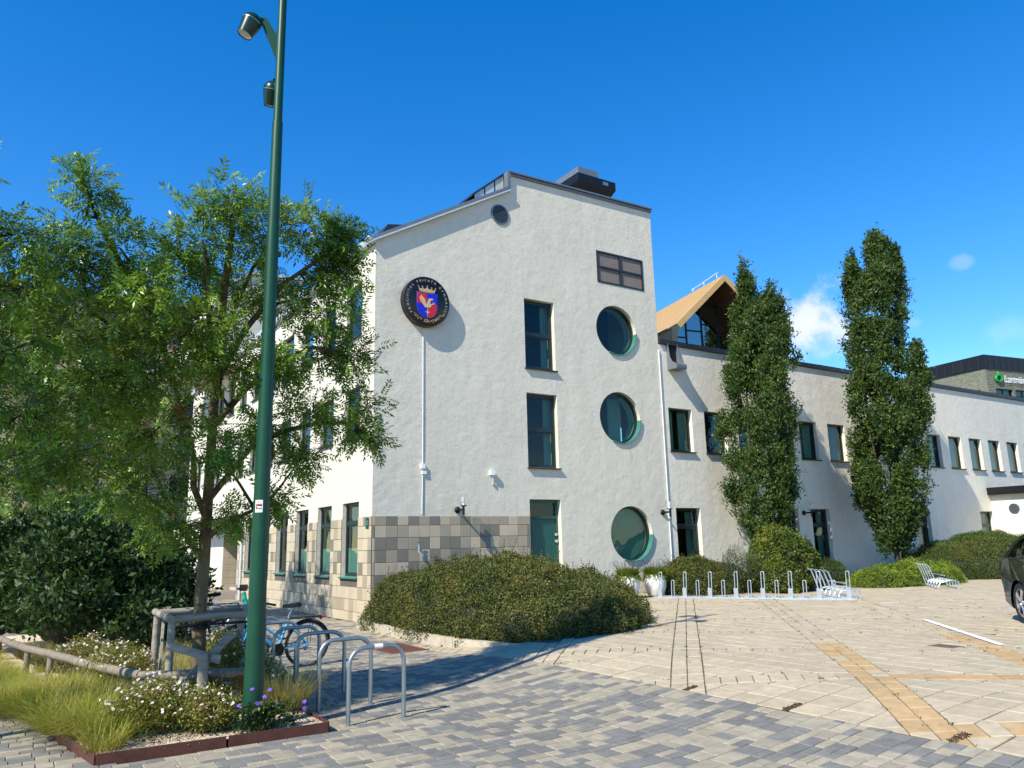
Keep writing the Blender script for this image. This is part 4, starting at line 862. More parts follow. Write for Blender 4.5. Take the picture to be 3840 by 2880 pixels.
# ------------------------------------------------------------------ bicycles
def bike(label, loc, rz, fm, lean=0.):
    t = thing('bicycle', label, 'bicycle', (0, 0, 0)); r = .335; wb = 1.06
    for x, nm in ((0, 'rear_wheel'), (-wb, 'front_wheel')):
        mb = MB(); pts = [Vector((x+r*math.cos(2*PI*k/40), 0, r+r*math.sin(2*PI*k/40)*.985)) for k in range(41)]; mb.tube(pts, .019, 8, False); wo = mb.build(nm, 'rubber', t, 60)
        mb = MB(); pts = [Vector((x+(r-.03)*math.cos(2*PI*k/40), 0, r+(r-.03)*math.sin(2*PI*k/40))) for k in range(41)]; mb.tube(pts, .009, 6, False); mb.build('rim', 'galv', wo)
        mb = MB()
        for k in range(24): a = 2*PI*k/24; mb.tube([(x, .02*(-1)**k, r), (x+(r-.03)*math.cos(a), 0, r+(r-.03)*math.sin(a))], .0016, 4, False)
        mb.tube([(x, -.04, r), (x, .04, r)], .018, 10); mb.build('spokes', 'galv', wo)
        mb = MB(); a0, a1 = (-.15, 2.6) if x == 0 else (.6, 3.3); pts = [Vector((x+(r+.025)*math.cos(a0+(a1-a0)*k/16), 0, r+(r+.025)*math.sin(a0+(a1-a0)*k/16))) for k in range(17)]
        for s_ in (-.018, 0, .018): mb.tube([p+Vector((0, s_, 0)) for p in pts], .008, 5)
        mb.build('mudguard', 'black', t)
    bb = Vector((-.46, 0, .29)); st = Vector((-.31, 0, .70)); hdb = Vector((-.93, 0, .66)); hdt = Vector((-.90, 0, .84)); rx = Vector((0, 0, r)); fx = Vector((-wb, 0, r))
    mb = MB(); mb.tube([bb, st], .02, 10); mb.tube([bb, hdb+Vector((.0, 0, .03))], .024, 10); mb.tube([bb+(st-bb)*.35, hdt-Vector((0, 0, .05))], .018, 10); mb.tube([hdb-Vector((0, 0, .04)), hdt], .022, 10)
    for s_ in (-.05, .05):
        mb.tube([bb+Vector((0, s_*.5, 0)), rx+Vector((0, s_, 0))], .011, 8); mb.tube([st-Vector((0, -s_*.3, .06)), rx+Vector((0, s_, 0))], .010, 8); mb.tube([hdb-Vector((0, -s_, .02)), hdb+Vector((-.03, s_, -.15)), fx+Vector((0, s_, 0))], .011, 8)
    mb.build('frame', fm, t, 40)
    mb = MB(); mb.tube([st, st+Vector((-.0, 0, .06)), st+Vector((.05, 0, .18))], .013, 10); mb.build('seat_post', 'chrome', t, 40)
    sp = st+Vector((.04, 0, .2)); mb = MB(); V = []
    for (dx, w_, z_, b_) in ((.135, .05, .02, .02), (.11, .085, .035, .05), (.03, .075, .028, .055), (-.05, .035, .018, .04), (-.14, .016, .008, .022)): V.append([(sp.x+dx, -w_, sp.z+z_-b_*.7), (sp.x+dx, -w_*.8, sp.z+z_+.02), (sp.x+dx, 0, sp.z+z_+.026), (sp.x+dx, w_*.8, sp.z+z_+.02), (sp.x+dx, w_, sp.z+z_-b_*.7), (sp.x+dx, 0, sp.z+z_-b_)])
    for ring in V: mb.v += ring
    for i in range(4):
        for k in range(6): mb.face((i*6+k, i*6+(k+1) % 6, i*6+6+(k+1) % 6, i*6+6+k))
    mb.face(range(6)); mb.face(range(24, 30)); mb.build('saddle', 'black', t, 60)
    mb = MB(); hb_ = hdt+Vector((.01, 0, .16)); mb.tube([hdt, hb_], .014, 8); mb.tube([hb_+Vector((.26, -.29, -.03)), hb_+Vector((.12, -.27, .0)), hb_+Vector((-.02, -.12, .02)), hb_, hb_+Vector((-.02, .12, .02)), hb_+Vector((.12, .27, 0)), hb_+Vector((.26, .29, -.03))], .0115, 8); ho = mb.build('handlebar', 'chrome', t, 40)
    for s_ in (-1, 1):
        m_ = MB(); m_.tube([hb_+Vector((.13, s_*.272, -.002)), hb_+Vector((.27, s_*.292, -.032))], .017, 8); m_.build('grip', 'black', ho)
        m_ = MB(); m_.tube([hb_+Vector((.10, s_*.25, -.0)), hb_+Vector((.13, s_*.25, -.05)), hb_+Vector((.22, s_*.26, -.07))], .006, 6); m_.build('brake_lever', 'galv', ho)
    mb = MB(); mb.tube([(.19, -.06, .73), (-.34, -.06, .72)], .006, 6); mb.tube([(.19, .06, .73), (-.34, .06, .72)], .006, 6)
    for k in range(5): mb.tube([(.17-k*.11, -.06, .73), (.17-k*.11, .06, .73)], .005, 6)
    for s_ in (-.06, .06): mb.tube([(.02, s_, .35), (.06, s_, .73)], .005, 6)
    mb.box(-.3, .19, -.05, .05, .735, .745); ra = mb.build('luggage_rack', 'black', t)
    m_ = MB(); m_.lathe([(.03, 0), (.03, .03), (.0, .035)], (.19, 0, .71), 12, Matrix(((0, 0, 1), (0, 1, 0), (-1, 0, 0)))); m_.build('rear_light', 'red', ra)
    mb = MB(); mb.lathe([(.09, -.004), (.09, .004)], (bb.x, -.05, bb.z), 24, Matrix(((1, 0, 0), (0, 0, -1), (0, 1, 0)))); mb.tube([bb+Vector((0, -.08, 0)), bb+Vector((-.11, -.08, -.13))], .009, 6); mb.tube([bb+Vector((0, .08, 0)), bb+Vector((.11, .08, .13))], .009, 6); mb.tube([bb+Vector((0, -.085, 0)), bb+Vector((0, .085, 0))], .012, 6); co = mb.build('crankset', 'blackmetal', t)
    m_ = MB(); m_.box(-.62, -.52, -.16, -.08, .15, .17); m_.build('pedal', 'black', co); m_ = MB(); m_.box(-.4, -.30, .08, .16, .41, .43); m_.build('pedal', 'black', co)
    mb = MB(); mb.tube([(bb.x, -.05, bb.z+.088), (0, -.045, r+.03)], .006, 5); mb.tube([(bb.x, -.05, bb.z-.088), (0, -.045, r-.03)], .006, 5); mb.build('chain', 'blackmetal', t)
    t.location = loc; t.rotation_euler = (lean, 0, rz); return t
bike('light blue city bicycle with black saddle parked at the hoops', (-3.28, -5.38, .0), R(3), 'blue', R(3))
b2 = bike('dark bicycle with luggage rack parked far up the hoop row', (-3.5, -1.2, 0), R(-5), 'blackmetal', R(-3))
b3 = bike('white wheeled bicycle parked across the road at the left edge', (-9.2, 45, .0), R(8), 'galv', 0)

# ------------------------------------------------------------------ e-scooters
def scooter(label, loc, rz):
    t = thing('electric_scooter', label, 'scooter', (0, 0, 0))
    mb = MB(); mb.box(-.42, .34, -.085, .085, .13, .19); mb.build('deck', 'black', t)
    for x, nm in ((-.5, 'rear_wheel'), (.5, 'front_wheel')):
        mb = MB(); pts = [Vector((x+.105*math.cos(2*PI*k/24), 0, .125+.105*math.sin(2*PI*k/24))) for k in range(25)]; mb.tube(pts, .024, 8, False); mb.tube([(x, -.03, .125), (x, .03, .125)], .06, 12); mb.build(nm, 'rubber', t, 60)
    mb = MB(); mb.hexa([(-.62, -.04, .28), (-.40, -.07, .19), (-.40, .07, .19), (-.62, .04, .28), (-.62, -.04, .30), (-.40, -.07, .21), (-.40, .07, .21), (-.62, .04, .30)]); mb.build('mudguard', 'teal', t)
    mb = MB(); mb.tube([(.34, 0, .16), (.47, 0, .34), (.45, 0, .5), (.33, 0, 1.0)], [.05, .055, .05, .038], 12); mb.tube([(.5, -.05, .125), (.47, -.05, .36)], .014, 8); mb.tube([(.5, .05, .125), (.47, .05, .36)], .014, 8); mb.build('stem', 'teal', t, 40)
    mb = MB(); mb.tube([(.31, -.27, 1.08), (.32, 0, 1.06), (.31, .27, 1.08)], .014, 8); ho = mb.build('handlebar', 'black', t, 40)
    for s_ in (-1, 1): m_ = MB(); m_.tube([(.31, s_*.15, 1.075), (.31, s_*.29, 1.08)], .021, 8); m_.build('grip', 'black', ho); m_ = MB(); m_.tube([(.3, s_*.13, 1.08), (.37, s_*.2, 1.07), (.36, s_*.27, 1.05)], .007, 6); m_.build('brake_lever', 'black', ho)
    mb = MB(); mb.box(.27, .38, -.07, .07, 1.03, 1.14); mb.build('display', 'black', t)
    t.location = loc; t.rotation_euler = (0, 0, rz)
scooter('teal electric scooter standing behind the tree guard, right of the trunk', (-3.95, -3.45, 0), R(-20))
scooter('teal electric scooter mostly hidden behind the tree trunk', (-3.85, -2.45, 0), R(-30))

# ------------------------------------------------------------------ planting bed: steel edging, gravel, fence, tree guard
t = thing('bed_edging', 'rust brown steel edging around the planting bed', 'edging', (-5.5, -9.7, 0))
def edg(a, b, h=.09):
    a, b = Vector((*a, 0)), Vector((*b, 0)); d = (b-a); n = Vector((-d.y, d.x, 0)).normalized()*.006; mb = MB(); mb.obox((a+b)/2+Vector((0, 0, h/2-.01)), d/2, n, Vector((0, 0, h/2+.01))); mb.build('steel_plate', 'corten', t)
edg((-6.50, -9.73), (-5.45, -9.755)); edg((-5.43, -9.756), (-4.50, -9.78)); edg((-4.49, -9.77), (-4.49, 3)); edg((-6.51, -9.72), (-6.63, -9.0)); edg((-6.63, -8.98), (-7.35, -5)); edg((-7.35, -4.98), (-7.9, 3))
bd = MB(); bd.poly([(x, y, .062) for x, y in BED]); tag(bd.build('planting_bed', 'gravel'), kind='structure')
c = []
while len(c) < 9000:
    x, y = random.uniform(-6.7, -4.5), random.uniform(-9.75, -8.2)
    if inside(x, y, BED): c.append((x, y, .064))
c = np.array(c); n = len(c); D = rdir(n); D[:, 2] *= .3
tag(fast('bed_gravel', leafquads(c, D, rdir(n)*[.4, .4, 1]+[0, 0, .8], rng.uniform(.008, .022, n), rng.uniform(.008, .018, n), .5), 4, 'gravel'), 'pale gravel mulch along the steel edging of the bed', 'gravel', kind='stuff')
t = thing('rail_fence', 'low weathered log rail fence around the planting bed', 'fence', (-6, -7.6, 0))
rl = [(-7.32, -.6), (-7.23, -1.6), (-6.88, -3.7), (-6.63, -4.6), (-6.28, -6.35), (-5.90, -7.62)]
def log(a, b, r, name='rail', par=None, m='wood', n=12, sag=0):
    a, b = Vector(a), Vector(b); pts = [a+(b-a)*k/6+Vector((random.gauss(0, .004), random.gauss(0, .004), random.gauss(0, .003)-sag*math.sin(PI*k/6))) for k in range(7)]
    mb = MB(); mb.tube(pts, [r*random.uniform(.95, 1.05) for _ in pts], n); return mb.build(name, m, par, 40)
for a, b in zip(rl[:-1], rl[1:]): log((*a, .405), (*b, .405), .052, 'rail', t)
log((-5.93, -7.66, .405), (-4.62, -8.34, .405), .052, 'rail', t); log((-4.62, -8.36, .40), (-4.58, -5.9, .40), .05, 'rail', t)
for (x, y) in rl[1:]+[(-4.66, -8.28), (-4.6, -7.0), (-5.88, -7.72)]: log((x, y, 0), (x, y, .36), .042, 'post', t)
t = thing('tree_guard', 'weathered timber tree guard frame with props around the trunk', 'tree guard', (-5.1, -7.1, 0))  # guard frame positions scaled about the camera, nearer along the line of sight
for (x, y) in ((-5.61, -6.54), (-5.63, -7.72), (-4.57, -7.60), (-4.55, -6.49)): log((x, y, 0), (x+random.uniform(-.01, .01), y, .955), .042, 'post', t, 'wood2')
log((-5.61, -6.47, 1.0), (-5.64, -7.77, 1.0), .043, 'rail', t, 'wood2'); log((-5.66, -7.72, .995), (-4.54, -7.58, .995), .043, 'rail', t, 'wood2'); log((-4.56, -7.65, 1.0), (-4.53, -6.45, 1.0), .043, 'rail', t, 'wood2'); log((-5.59, -6.51, .995), (-4.52, -6.47, .995), .042, 'rail', t, 'wood2')
def plank(a, b, w_, th, nrm, name='board', par=None, m='wood2'):
    a, b, nrm = Vector(a), Vector(b), Vector(nrm).normalized(); d = b-a; s = d.cross(nrm).normalized(); mb = MB(); mb.obox((a+b)/2, d/2, s*w_/2, nrm*th/2); return mb.build(name, m, par)
plank((-5.67, -7.80, .72), (-5.22, -8.34, .585), .085, .025, (.75, .62, 0), 'board', t); plank((-5.52, -8.1, .36), (-4.96, -7.78, .80), .085, .022, (.4, -.8, .1), 'board', t); plank((-5.66, -7.3, .25), (-5.56, -6.74, .97), .08, .025, (1, 0, 0), 'board', t)
log((-5.37, -8.26, 0), (-5.38, -8.25, .66), .055, 'post', t, 'wood2')
mb = MB()
for k in range(4): mb.tube([Vector((-5.195+.095*math.cos(2*PI*i/20), -7.07+.095*math.sin(2*PI*i/20), .82+k*.026)) for i in range(21)], .012, 6, False)
for (x, y) in ((-5.63, -7.70), (-4.57, -7.6), (-4.55, -6.51)): mb.tube([(-5.19, -7.07, .86), (x, y, .9)], .016, 6)
mb.build('tie_strap', 'rubber', t, 40)
t = thing('plastic_bag', 'crumpled dark plastic bag at the foot of the guard post', 'bag', (-5.42, -7.5, .06))
mb = MB(); n = 14; V = []
for i in range(9):
    ph = PI*i/8
    for k in range(n): th = 2*PI*k/n; p = Vector((math.sin(ph)*math.cos(th), math.sin(ph)*math.sin(th), math.cos(ph))); q = 1+.35*noise.noise(p*2.6); V.append((-5.42+p.x*.13*q, -7.5+p.y*.11*q, .2+p.z*.13*q))
mb.v = V
for i in range(8):
    for k in range(n): mb.face((i*n+k, i*n+(k+1) % n, (i+1)*n+(k+1) % n, (i+1)*n+k))
mb.build('sack', 'plastic', t)

# ------------------------------------------------------------------ plants in the bed
def blades(P, L, W, lean, droop, D=None):
    """grass blades: 3 tapering quads each, arching outward -> (N*3,4,3)"""
    n = len(P); th = rng.uniform(0, 2*PI, n); H = np.c_[np.cos(th), np.sin(th), np.zeros(n)]
    if D is not None: H = unit(H*.8+D)
    S = np.c_[-H[:, 1], H[:, 0], np.zeros(n)]; L = L.reshape(-1, 1); W = W.reshape(-1, 1); lean = lean.reshape(-1, 1); droop = droop.reshape(-1, 1); q = []
    ts = [0, .4, .75, 1.0]; C = [P+L*(H*(lean*t+droop*t*t*.6)+np.array([0, 0, 1])*(t*(1-.25*lean)-droop*t*t*.55)) for t in ts]; ws = [W, W*.85, W*.5, W*.06]
    for i in range(3): q.append(np.stack([C[i]-S*ws[i]/2, C[i]+S*ws[i]/2, C[i+1]+S*ws[i+1]/2, C[i+1]-S*ws[i+1]/2], 1))
    return np.concatenate(q)
cl = []
GR = [(-6.55, -8.35, .30), (-6.62, -7.8, .3), (-6.75, -7.2, .3), (-6.85, -6.6, .3), (-6.95, -6.0, .3), (-6.4, -8.7, .26), (-6.45, -7.4, .28), (-6.65, -6.7, .28), (-6.35, -6.9, .25), (-6.9, -5.3, .3), (-7.05, -4.6, .3), (-6.25, -6.3, .22), (-6.2, -7.9, .25), (-6.5, -5.6, .25), (-7.1, -3.8, .3), (-6.3, -9.0, .2), (-7.1, -5.6, .28), (-7.0, -6.9, .24), (-7.1, -4.2, .26), (-7.2, -3.2, .26), (-7.3, -2.2, .26), (-7.0, -5.2, .26), (-7.3, -4.8, .26), (-7.35, -3.8, .26), (-7.35, -1.4, .26), (-7.0, -6.2, .26), (-7.15, -6.6, .22)]
for (x, y, r) in GR:
    x -= .13; n = 760; a = rng.uniform(0, 2*PI, n); rr = r*.6*np.sqrt(rng.uniform(0, 1, n)); P = np.c_[x+rr*np.cos(a), y+rr*np.sin(a), np.full(n, .06)]
    hk = .66 if y > -6.7 else .95
    cl.append(blades(P, hk*rng.uniform(.30, .62, n), rng.uniform(.004, .008, n), rng.uniform(.1, .9, n), rng.uniform(.25, 1.1, n), np.c_[np.cos(a), np.sin(a), 0*a]*.6))
tag(fast('ornamental_grass', np.concatenate(cl), 4, 'grass'), 'yellow green feathery ornamental grass filling the left of the bed', 'grass', kind='stuff')
cl = []
for k in range(150):      # looser grass deeper in the bed
    y = random.uniform(-7.6, -.5); x = random.uniform(-6.2-.12*(y+7.6), -4.65); n = 90; a = rng.uniform(0, 2*PI, n); rr = .12*np.sqrt(rng.uniform(0, 1, n)); P = np.c_[x+rr*np.cos(a), y+rr*np.sin(a), np.full(n, .06)]
    cl.append(blades(P, rng.uniform(.2, .5, n), rng.uniform(.004, .007, n), rng.uniform(.1, .6, n), rng.uniform(.1, .6, n)))
tag(fast('bed_grass', np.concatenate(cl), 4, 'grassdry'), 'tall loose grass growing around the tree guard', 'grass', kind='stuff')
def clump(name, label, x, y, n, L0, L1, m, r=.16):
    a = rng.uniform(0, 2*PI, n); rr = r*np.sqrt(rng.uniform(0, 1, n)); P = np.c_[x+rr*np.cos(a), y+rr*np.sin(a), np.full(n, .06)]
    o = fast(name, blades(P, rng.uniform(L0, L1, n), rng.uniform(.004, .008, n), rng.uniform(.1, .7, n), rng.uniform(.1, .75, n), np.c_[np.cos(a), np.sin(a), 0*a]*.7), 4, m)
    return tag(o, label, 'grass')
clump('grass_clump', 'straw coloured ornamental grass clump between the lamp post and the hoops', -4.62, -8.75, 900, .3, .68, 'grassdry', .2)
clump('grass_clump', 'small green grass tuft spilling over the corner of the steel edging', -6.42, -9.45, 420, .15, .4, 'grass', .16)
def aster(label, x, y, rx, ry, H, nleaf, nfl, seed):
    g = np.random.default_rng(seed); t = thing('aster_bush', label, 'flowering bush', (x, y, .06))
    ns = int(nfl*.6)+60; a = g.uniform(0, 2*PI, ns); q = np.sqrt(g.uniform(0, 1, ns)); bx, by = x+rx*.45*q*np.cos(a), y+ry*.45*q*np.sin(a); tx, ty = x+rx*q*np.cos(a), y+ry*q*np.sin(a); tz = H*(1-.42*q**2)*g.uniform(.85, 1.06, ns)
    mb = MB()
    for i in range(ns): mb.tube([(bx[i], by[i], .05), ((bx[i]+tx[i])/2, (by[i]+ty[i])/2, tz[i]*.55), (tx[i], ty[i], tz[i])], [.0035, .0028, .0015], 4, False)
    mb.build('stems', 'deadtwig', t)
    i = g.integers(0, ns, nleaf); f = g.uniform(.18, 1.0, nleaf)**.75; P = np.c_[bx[i]+(tx[i]-bx[i])*f, by[i]+(ty[i]-by[i])*f, .05+(tz[i]-.05)*f]+g.normal(0, .032, (nleaf, 3))
    D = unit(g.normal(size=(nleaf, 3))+[0, 0, .5]); fast('leaves', leafquads(P, D, unit(g.normal(size=(nleaf, 3))+[0, 0, 1]), g.uniform(.025, .055, nleaf), g.uniform(.009, .018, nleaf)), 4, 'leaf_aster', t)
    j = g.integers(0, ns, nfl); C = np.c_[tx[j], ty[j], tz[j]]+g.normal(0, .03, (nfl, 3))+[0, 0, .01]; nn = unit(g.normal(size=(nfl, 3))*.5+[-.25, -.35, 1]); e1 = unit(np.cross(nn, g.normal(size=(nfl, 3)))); e2 = np.cross(nn, e1); R_ = g.uniform(.009, .019, (nfl, 1)); V = []
    for k in range(7):
        th = 2*PI*k/7; th2 = th+.33
        V.append(np.stack([C, C+R_*(e1*math.cos(th-.3)+e2*math.sin(th-.3))*.8, C+R_*(e1*math.cos(th)+e2*math.sin(th)), C+R_*(e1*math.cos(th+.3)+e2*math.sin(th+.3))*.8], 1))
    fast('petals', np.concatenate(V), 4, 'petal', t)
    V = [np.stack([C+nn*.002+R_*.32*(e1*math.cos(a_)+e2*math.sin(a_)) for a_ in (0, PI/2, PI, 1.5*PI)], 1)]; fast('flower_centres', np.concatenate(V), 4, 'petaly', t)
aster('white flowered aster bush in the front corner of the bed', -5.95, -8.95, .45, .38, .54, 8500, 170, 1)
aster('aster bush with few flowers left of the lamp post foot', -5.5, -9.25, .33, .28, .44, 6500, 70, 2)
aster('white aster bush behind the log rail at the bend', -5.95, -6.3, .45, .7, .66, 9500, 170, 3)
aster('aster bush beside the hoops, right of the lamp post', -4.72, -8.1, .26, .45, .62, 8000, 160, 4)
aster('aster bush beneath the timber tree guard rail', -4.78, -6.6, .26, .6, .78, 8500, 170, 5)
aster('small aster bush at the far left of the rail', -6.2, -4.4, .4, .6, .62, 4500, 110, 6)
aster('aster bush at the foot of the front guard post', -5.3, -8.0, .34, .26, .42, 4500, 100, 8)
t = thing('geranium', 'purple flowering geranium at the foot of the lamp post', 'flower', (-5.05, -9.55, .06))
n = 900; P = np.c_[rng.normal(-5.08, .13, n), rng.normal(-9.6, .05, n), rng.uniform(.08, .30, n)]; fast('leaves', leafquads(P, rdir(n)+[0, 0, .3], rdir(n)*.5+[0, 0, 1], rng.uniform(.03, .06, n), rng.uniform(.02, .04, n)), 4, 'leaf_ger', t)
mb = MB(); fl = []
for k in range(13):
    p = Vector((random.gauss(-5.03, .15), random.gauss(-9.6, .05), random.uniform(.15, .45))); mb.tube([(p.x*.5-5.05*.5, p.y*.5-9.58*.5, .08), p], .003, 4); fl.append(p)
mb.build('stems', 'twig', t); V = []
for p in fl:
    nn = Vector((random.gauss(-.2, .3), random.gauss(-.7, .3), .6)).normalized(); e1 = nn.orthogonal().normalized(); e2 = nn.cross(e1)
    for k in range(5): th = 2*PI*k/5; V.append([p, p+(e1*math.cos(th-.45)+e2*math.sin(th-.45))*.017, p+(e1*math.cos(th)+e2*math.sin(th))*.024, p+(e1*math.cos(th+.45)+e2*math.sin(th+.45))*.017])
fast('petals', np.array(V), 4, 'purple', t)
n = 700; P = np.c_[rng.uniform(-6.2, -4.6, n), rng.uniform(-9.55, -9.2, n), rng.uniform(.06, .16, n)]
tag(fast('ground_herbs', leafquads(P, rdir(n)+[0, 0, .3], rdir(n)*.5+[0, 0, 1], rng.uniform(.02, .05, n), rng.uniform(.012, .03, n)), 4, 'leaf_ger'), 'scattered low green herbs on the gravel strip', 'herbs', kind='stuff')

# ------------------------------------------------------------------ bushes built from overlapping mounds
def bush(name, label, ell, n, L, W, m, cat='bush', core='leafcore', jit=.05, up_=.35, lump=.12, zmin=.0, twigs=0, clumpk=1.0, seed=1, corek=.90):
    g = np.random.default_rng(seed); xs_ = np.array([e[:3] for e in ell]); t = thing(name, label, cat, (float(xs_[:, 0].mean()), float(xs_[:, 1].mean()), zmin))
    ar = np.array([(e[3]*e[4])**.5*(e[3]+e[4])/2*.6+e[5]*(e[3]+e[4]) for e in ell]); cnt = (n*ar/ar.sum()*1.7).astype(int); Ps, Ns = [], []
    for e, c_ in zip(ell, cnt):
        d = unit(g.normal(size=(c_, 3))); d[:, 2] = np.where(d[:, 2] < -.5, -d[:, 2], d[:, 2]); Rr = np.array(e[3:6]); P = d*Rr+np.array(e[:3]); nn = unit(d/Rr)
        keep = P[:, 2] > zmin+.02
        for f in ell:
            if f is e: continue
            keep &= (((P-np.array(f[:3]))/np.array(f[3:6]))**2).sum(1) > .92
        Ps.append(P[keep]); Ns.append(nn[keep])
    P = np.concatenate(Ps); nn = np.concatenate(Ns)
    lf = np.array([noise.noise(Vector(p)*1.5)+.8*noise.noise(Vector(p)*3.9)+.5*noise.noise(Vector(p)*9.0) for p in P]); P = P+nn*(lump*lf)[:, None]-nn*(g.exponential(jit, len(P)))[:, None]+g.normal(0, jit*.4, P.shape)
    D = unit(nn*.7+g.normal(size=P.shape)*.8+[0, 0, up_]); Nn = unit(nn+g.normal(size=P.shape)*.7)
    k = len(P); fast('foliage', leafquads(P, D, Nn, g.uniform(.7, 1.3, k)*L, g.uniform(.7, 1.3, k)*W), 4, m, t)
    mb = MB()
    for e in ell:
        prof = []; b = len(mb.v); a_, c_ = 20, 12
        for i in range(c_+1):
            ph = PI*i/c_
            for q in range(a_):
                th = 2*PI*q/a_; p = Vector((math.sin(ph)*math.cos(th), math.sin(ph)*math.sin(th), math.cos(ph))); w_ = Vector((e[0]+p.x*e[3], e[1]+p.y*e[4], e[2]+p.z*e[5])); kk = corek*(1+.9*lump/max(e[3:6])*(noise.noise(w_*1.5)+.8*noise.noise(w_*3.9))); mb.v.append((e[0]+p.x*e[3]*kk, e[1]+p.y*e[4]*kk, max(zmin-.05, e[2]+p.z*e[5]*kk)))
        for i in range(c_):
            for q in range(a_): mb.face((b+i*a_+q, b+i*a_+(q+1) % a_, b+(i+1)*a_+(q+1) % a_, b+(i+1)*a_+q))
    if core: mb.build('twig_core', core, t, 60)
    if twigs:
        SH = []; tw = MB(); ii = g.integers(0, len(P), twigs)
        for i in ii:
            p = Vector(P[i]); d = Vector(unit(nn[i]*.7+g.normal(size=3)*.6+np.array([0, 0, .5]))); L_ = g.uniform(.1, .3); q = p+d*L_; tw.tube([p-d*.1, p+d*L_*.5, q+Vector((0, 0, .02))], [.004, .003, .0015], 4, False); SH += [tuple(p+d*L_*f_) for f_ in (.2, .35, .5, .65, .8, .95, 1.0)]
        tag(tw.build('twigs', 'twig', t), kind='stuff'); SH = np.array(SH); k2 = len(SH); tag(fast('shoot_leaves', leafquads(SH, rdir(k2)+[0, 0, .4], rdir(k2), g.uniform(.7, 1.3, k2)*L, g.uniform(.7, 1.3, k2)*W), 4, m, t), kind='stuff')
    return t
bush('cotoneaster_hedge', 'large low mounded cotoneaster hedge in front of the corner building', [(1.2, -3.4, .35, 1.9, 2.9, 1.12), (.55, -1.6, .2, 1.15, 1.6, .95), (2.3, -3.0, .4, 1.55, 2.3, .92), (.6, -5.0, .3, 1.2, 1.8, .92), (1.3, -6.0, .3, 1.25, 1.3, .72), (2.2, -5.0, .35, 1.25, 1.7, .70), (2.9, -2.2, .4, 1.2, 1.5, .52)], 250000, .036, .025, 'leaf_hedge', 'hedge', lump=.20, jit=.045, twigs=1100, seed=11)
lw = MB(); pts = [(-.45, -.4), (-.62, -3.0), (-.60, -5.2), (-.25, -6.7)]
for (a, b) in zip(pts[:-1], pts[1:]):
    a, b = Vector((*a, 0)), Vector((*b, 0)); d = b-a; nn_ = Vector((-d.y, d.x, 0)).normalized(); lw.obox((a+b)/2+Vector((0, 0, .08)), d/2, nn_*.06, Vector((0, 0, .10)))
tag(lw.build('low_kerb_wall', 'lowwall'), 'low pale kerb wall at the left foot of the hedge', 'wall')
bush('low_hedge', 'rounded low hedge behind the bike rack, right of the pots', [(9.2, -1.35, .35, 1.25, .95, .92), (10.1, -1.6, .3, .9, .8, .7), (8.5, -1.2, .3, .7, .7, .65)], 60000, .038, .026, 'leaf_hedge', 'hedge', zmin=.2, lump=.12, twigs=200, seed=12)
bush('round_bush', 'tall rounded yellow green bush behind the bike rack', [(11.45, -2.6, 1.0, .95, .85, 1.05), (11.9, -2.5, .8, .85, .8, .85), (11.0, -2.8, .6, .7, .7, .7)], 16000, .075, .048, 'leaf_round', zmin=.2, lump=.16, seed=13, twigs=40)
bush('airy_shrub', 'loose pale green shrub between the low hedge and the round bush', [(9.9, -2.3, .85, .62, .5, .45), (10.5, -2.4, .8, .5, .45, .45), (9.6, -2.2, .6, .4, .4, .35)], 6500, .05, .014, 'leaf_airy', core=None, zmin=.25, lump=.3, jit=.14, twigs=160, seed=14)
bush('juniper_mound', 'bright green spreading juniper at the foot of the taller tree', [(16.3, -3.6, .3, 1.75, .9, .62), (15.0, -3.4, .28, 1.2, .8, .55), (17.6, -3.5, .28, 1.1, .8, .5)], 32000, .085, .018, 'leaf_bright', zmin=.2, lump=.2, jit=.06, up_=.1, seed=15)
bush('dark_yew', 'dark clipped yew behind the bright juniper', [(14.4, -1.6, .4, 1.3, .7, .75), (18.3, -2.6, .35, 1.6, .7, .65)], 22000, .05, .016, 'leaf_column', zmin=.2, lump=.08, seed=16)
bush('yew_hedge', 'big rounded yew hedge at the right behind the parked car', [(21.6, -3.2, .5, 2.3, 1.5, 1.30), (23.6, -3.6, .5, 2.0, 1.5, 1.1), (20.1, -2.6, .45, 1.5, 1.3, 1.05)], 60000, .060, .018, 'leaf_yew', 'hedge', zmin=.2, lump=.10, seed=17)
bush('laurel_shrub', 'big dark glossy leaved shrub behind the log rail', [(-5.95, -2.4, 1.1, 1.15, 1.2, 1.05), (-6.3, -1.4, 1.2, 1.0, 1.2, 1.2), (-5.3, -2.0, 1.0, 1.0, 1.0, .95), (-5.6, -3.1, .7, .8, .8, .6), (-7.1, -.2, 1.2, 1.0, 1.2, 1.1), (-6.0, -1.0, 1.9, 1.0, 1.0, .7), (-5.0, -1.4, 1.0, .8, .8, .8)], 34000, .12, .055, 'leaf_shrub', jit=.10, lump=.42, twigs=120, seed=18, corek=.8)
bush('verge_shrub', 'yellowish green shrub far back at the left by the road', [(-7.6, 8.5, .9, 1.3, 1.3, 1.3), (-6.2, 9.5, 1.0, 1.2, 1.2, 1.2)], 6000, .09, .05, 'leaf_round', jit=.12, lump=.3, seed=19)

# ------------------------------------------------------------------ trees
def limb(mb, pts, r0, r1, n=10):
    k = len(pts); mb.tube(pts, [r0+(r1-r0)*i/(k-1) for i in range(k)], n)
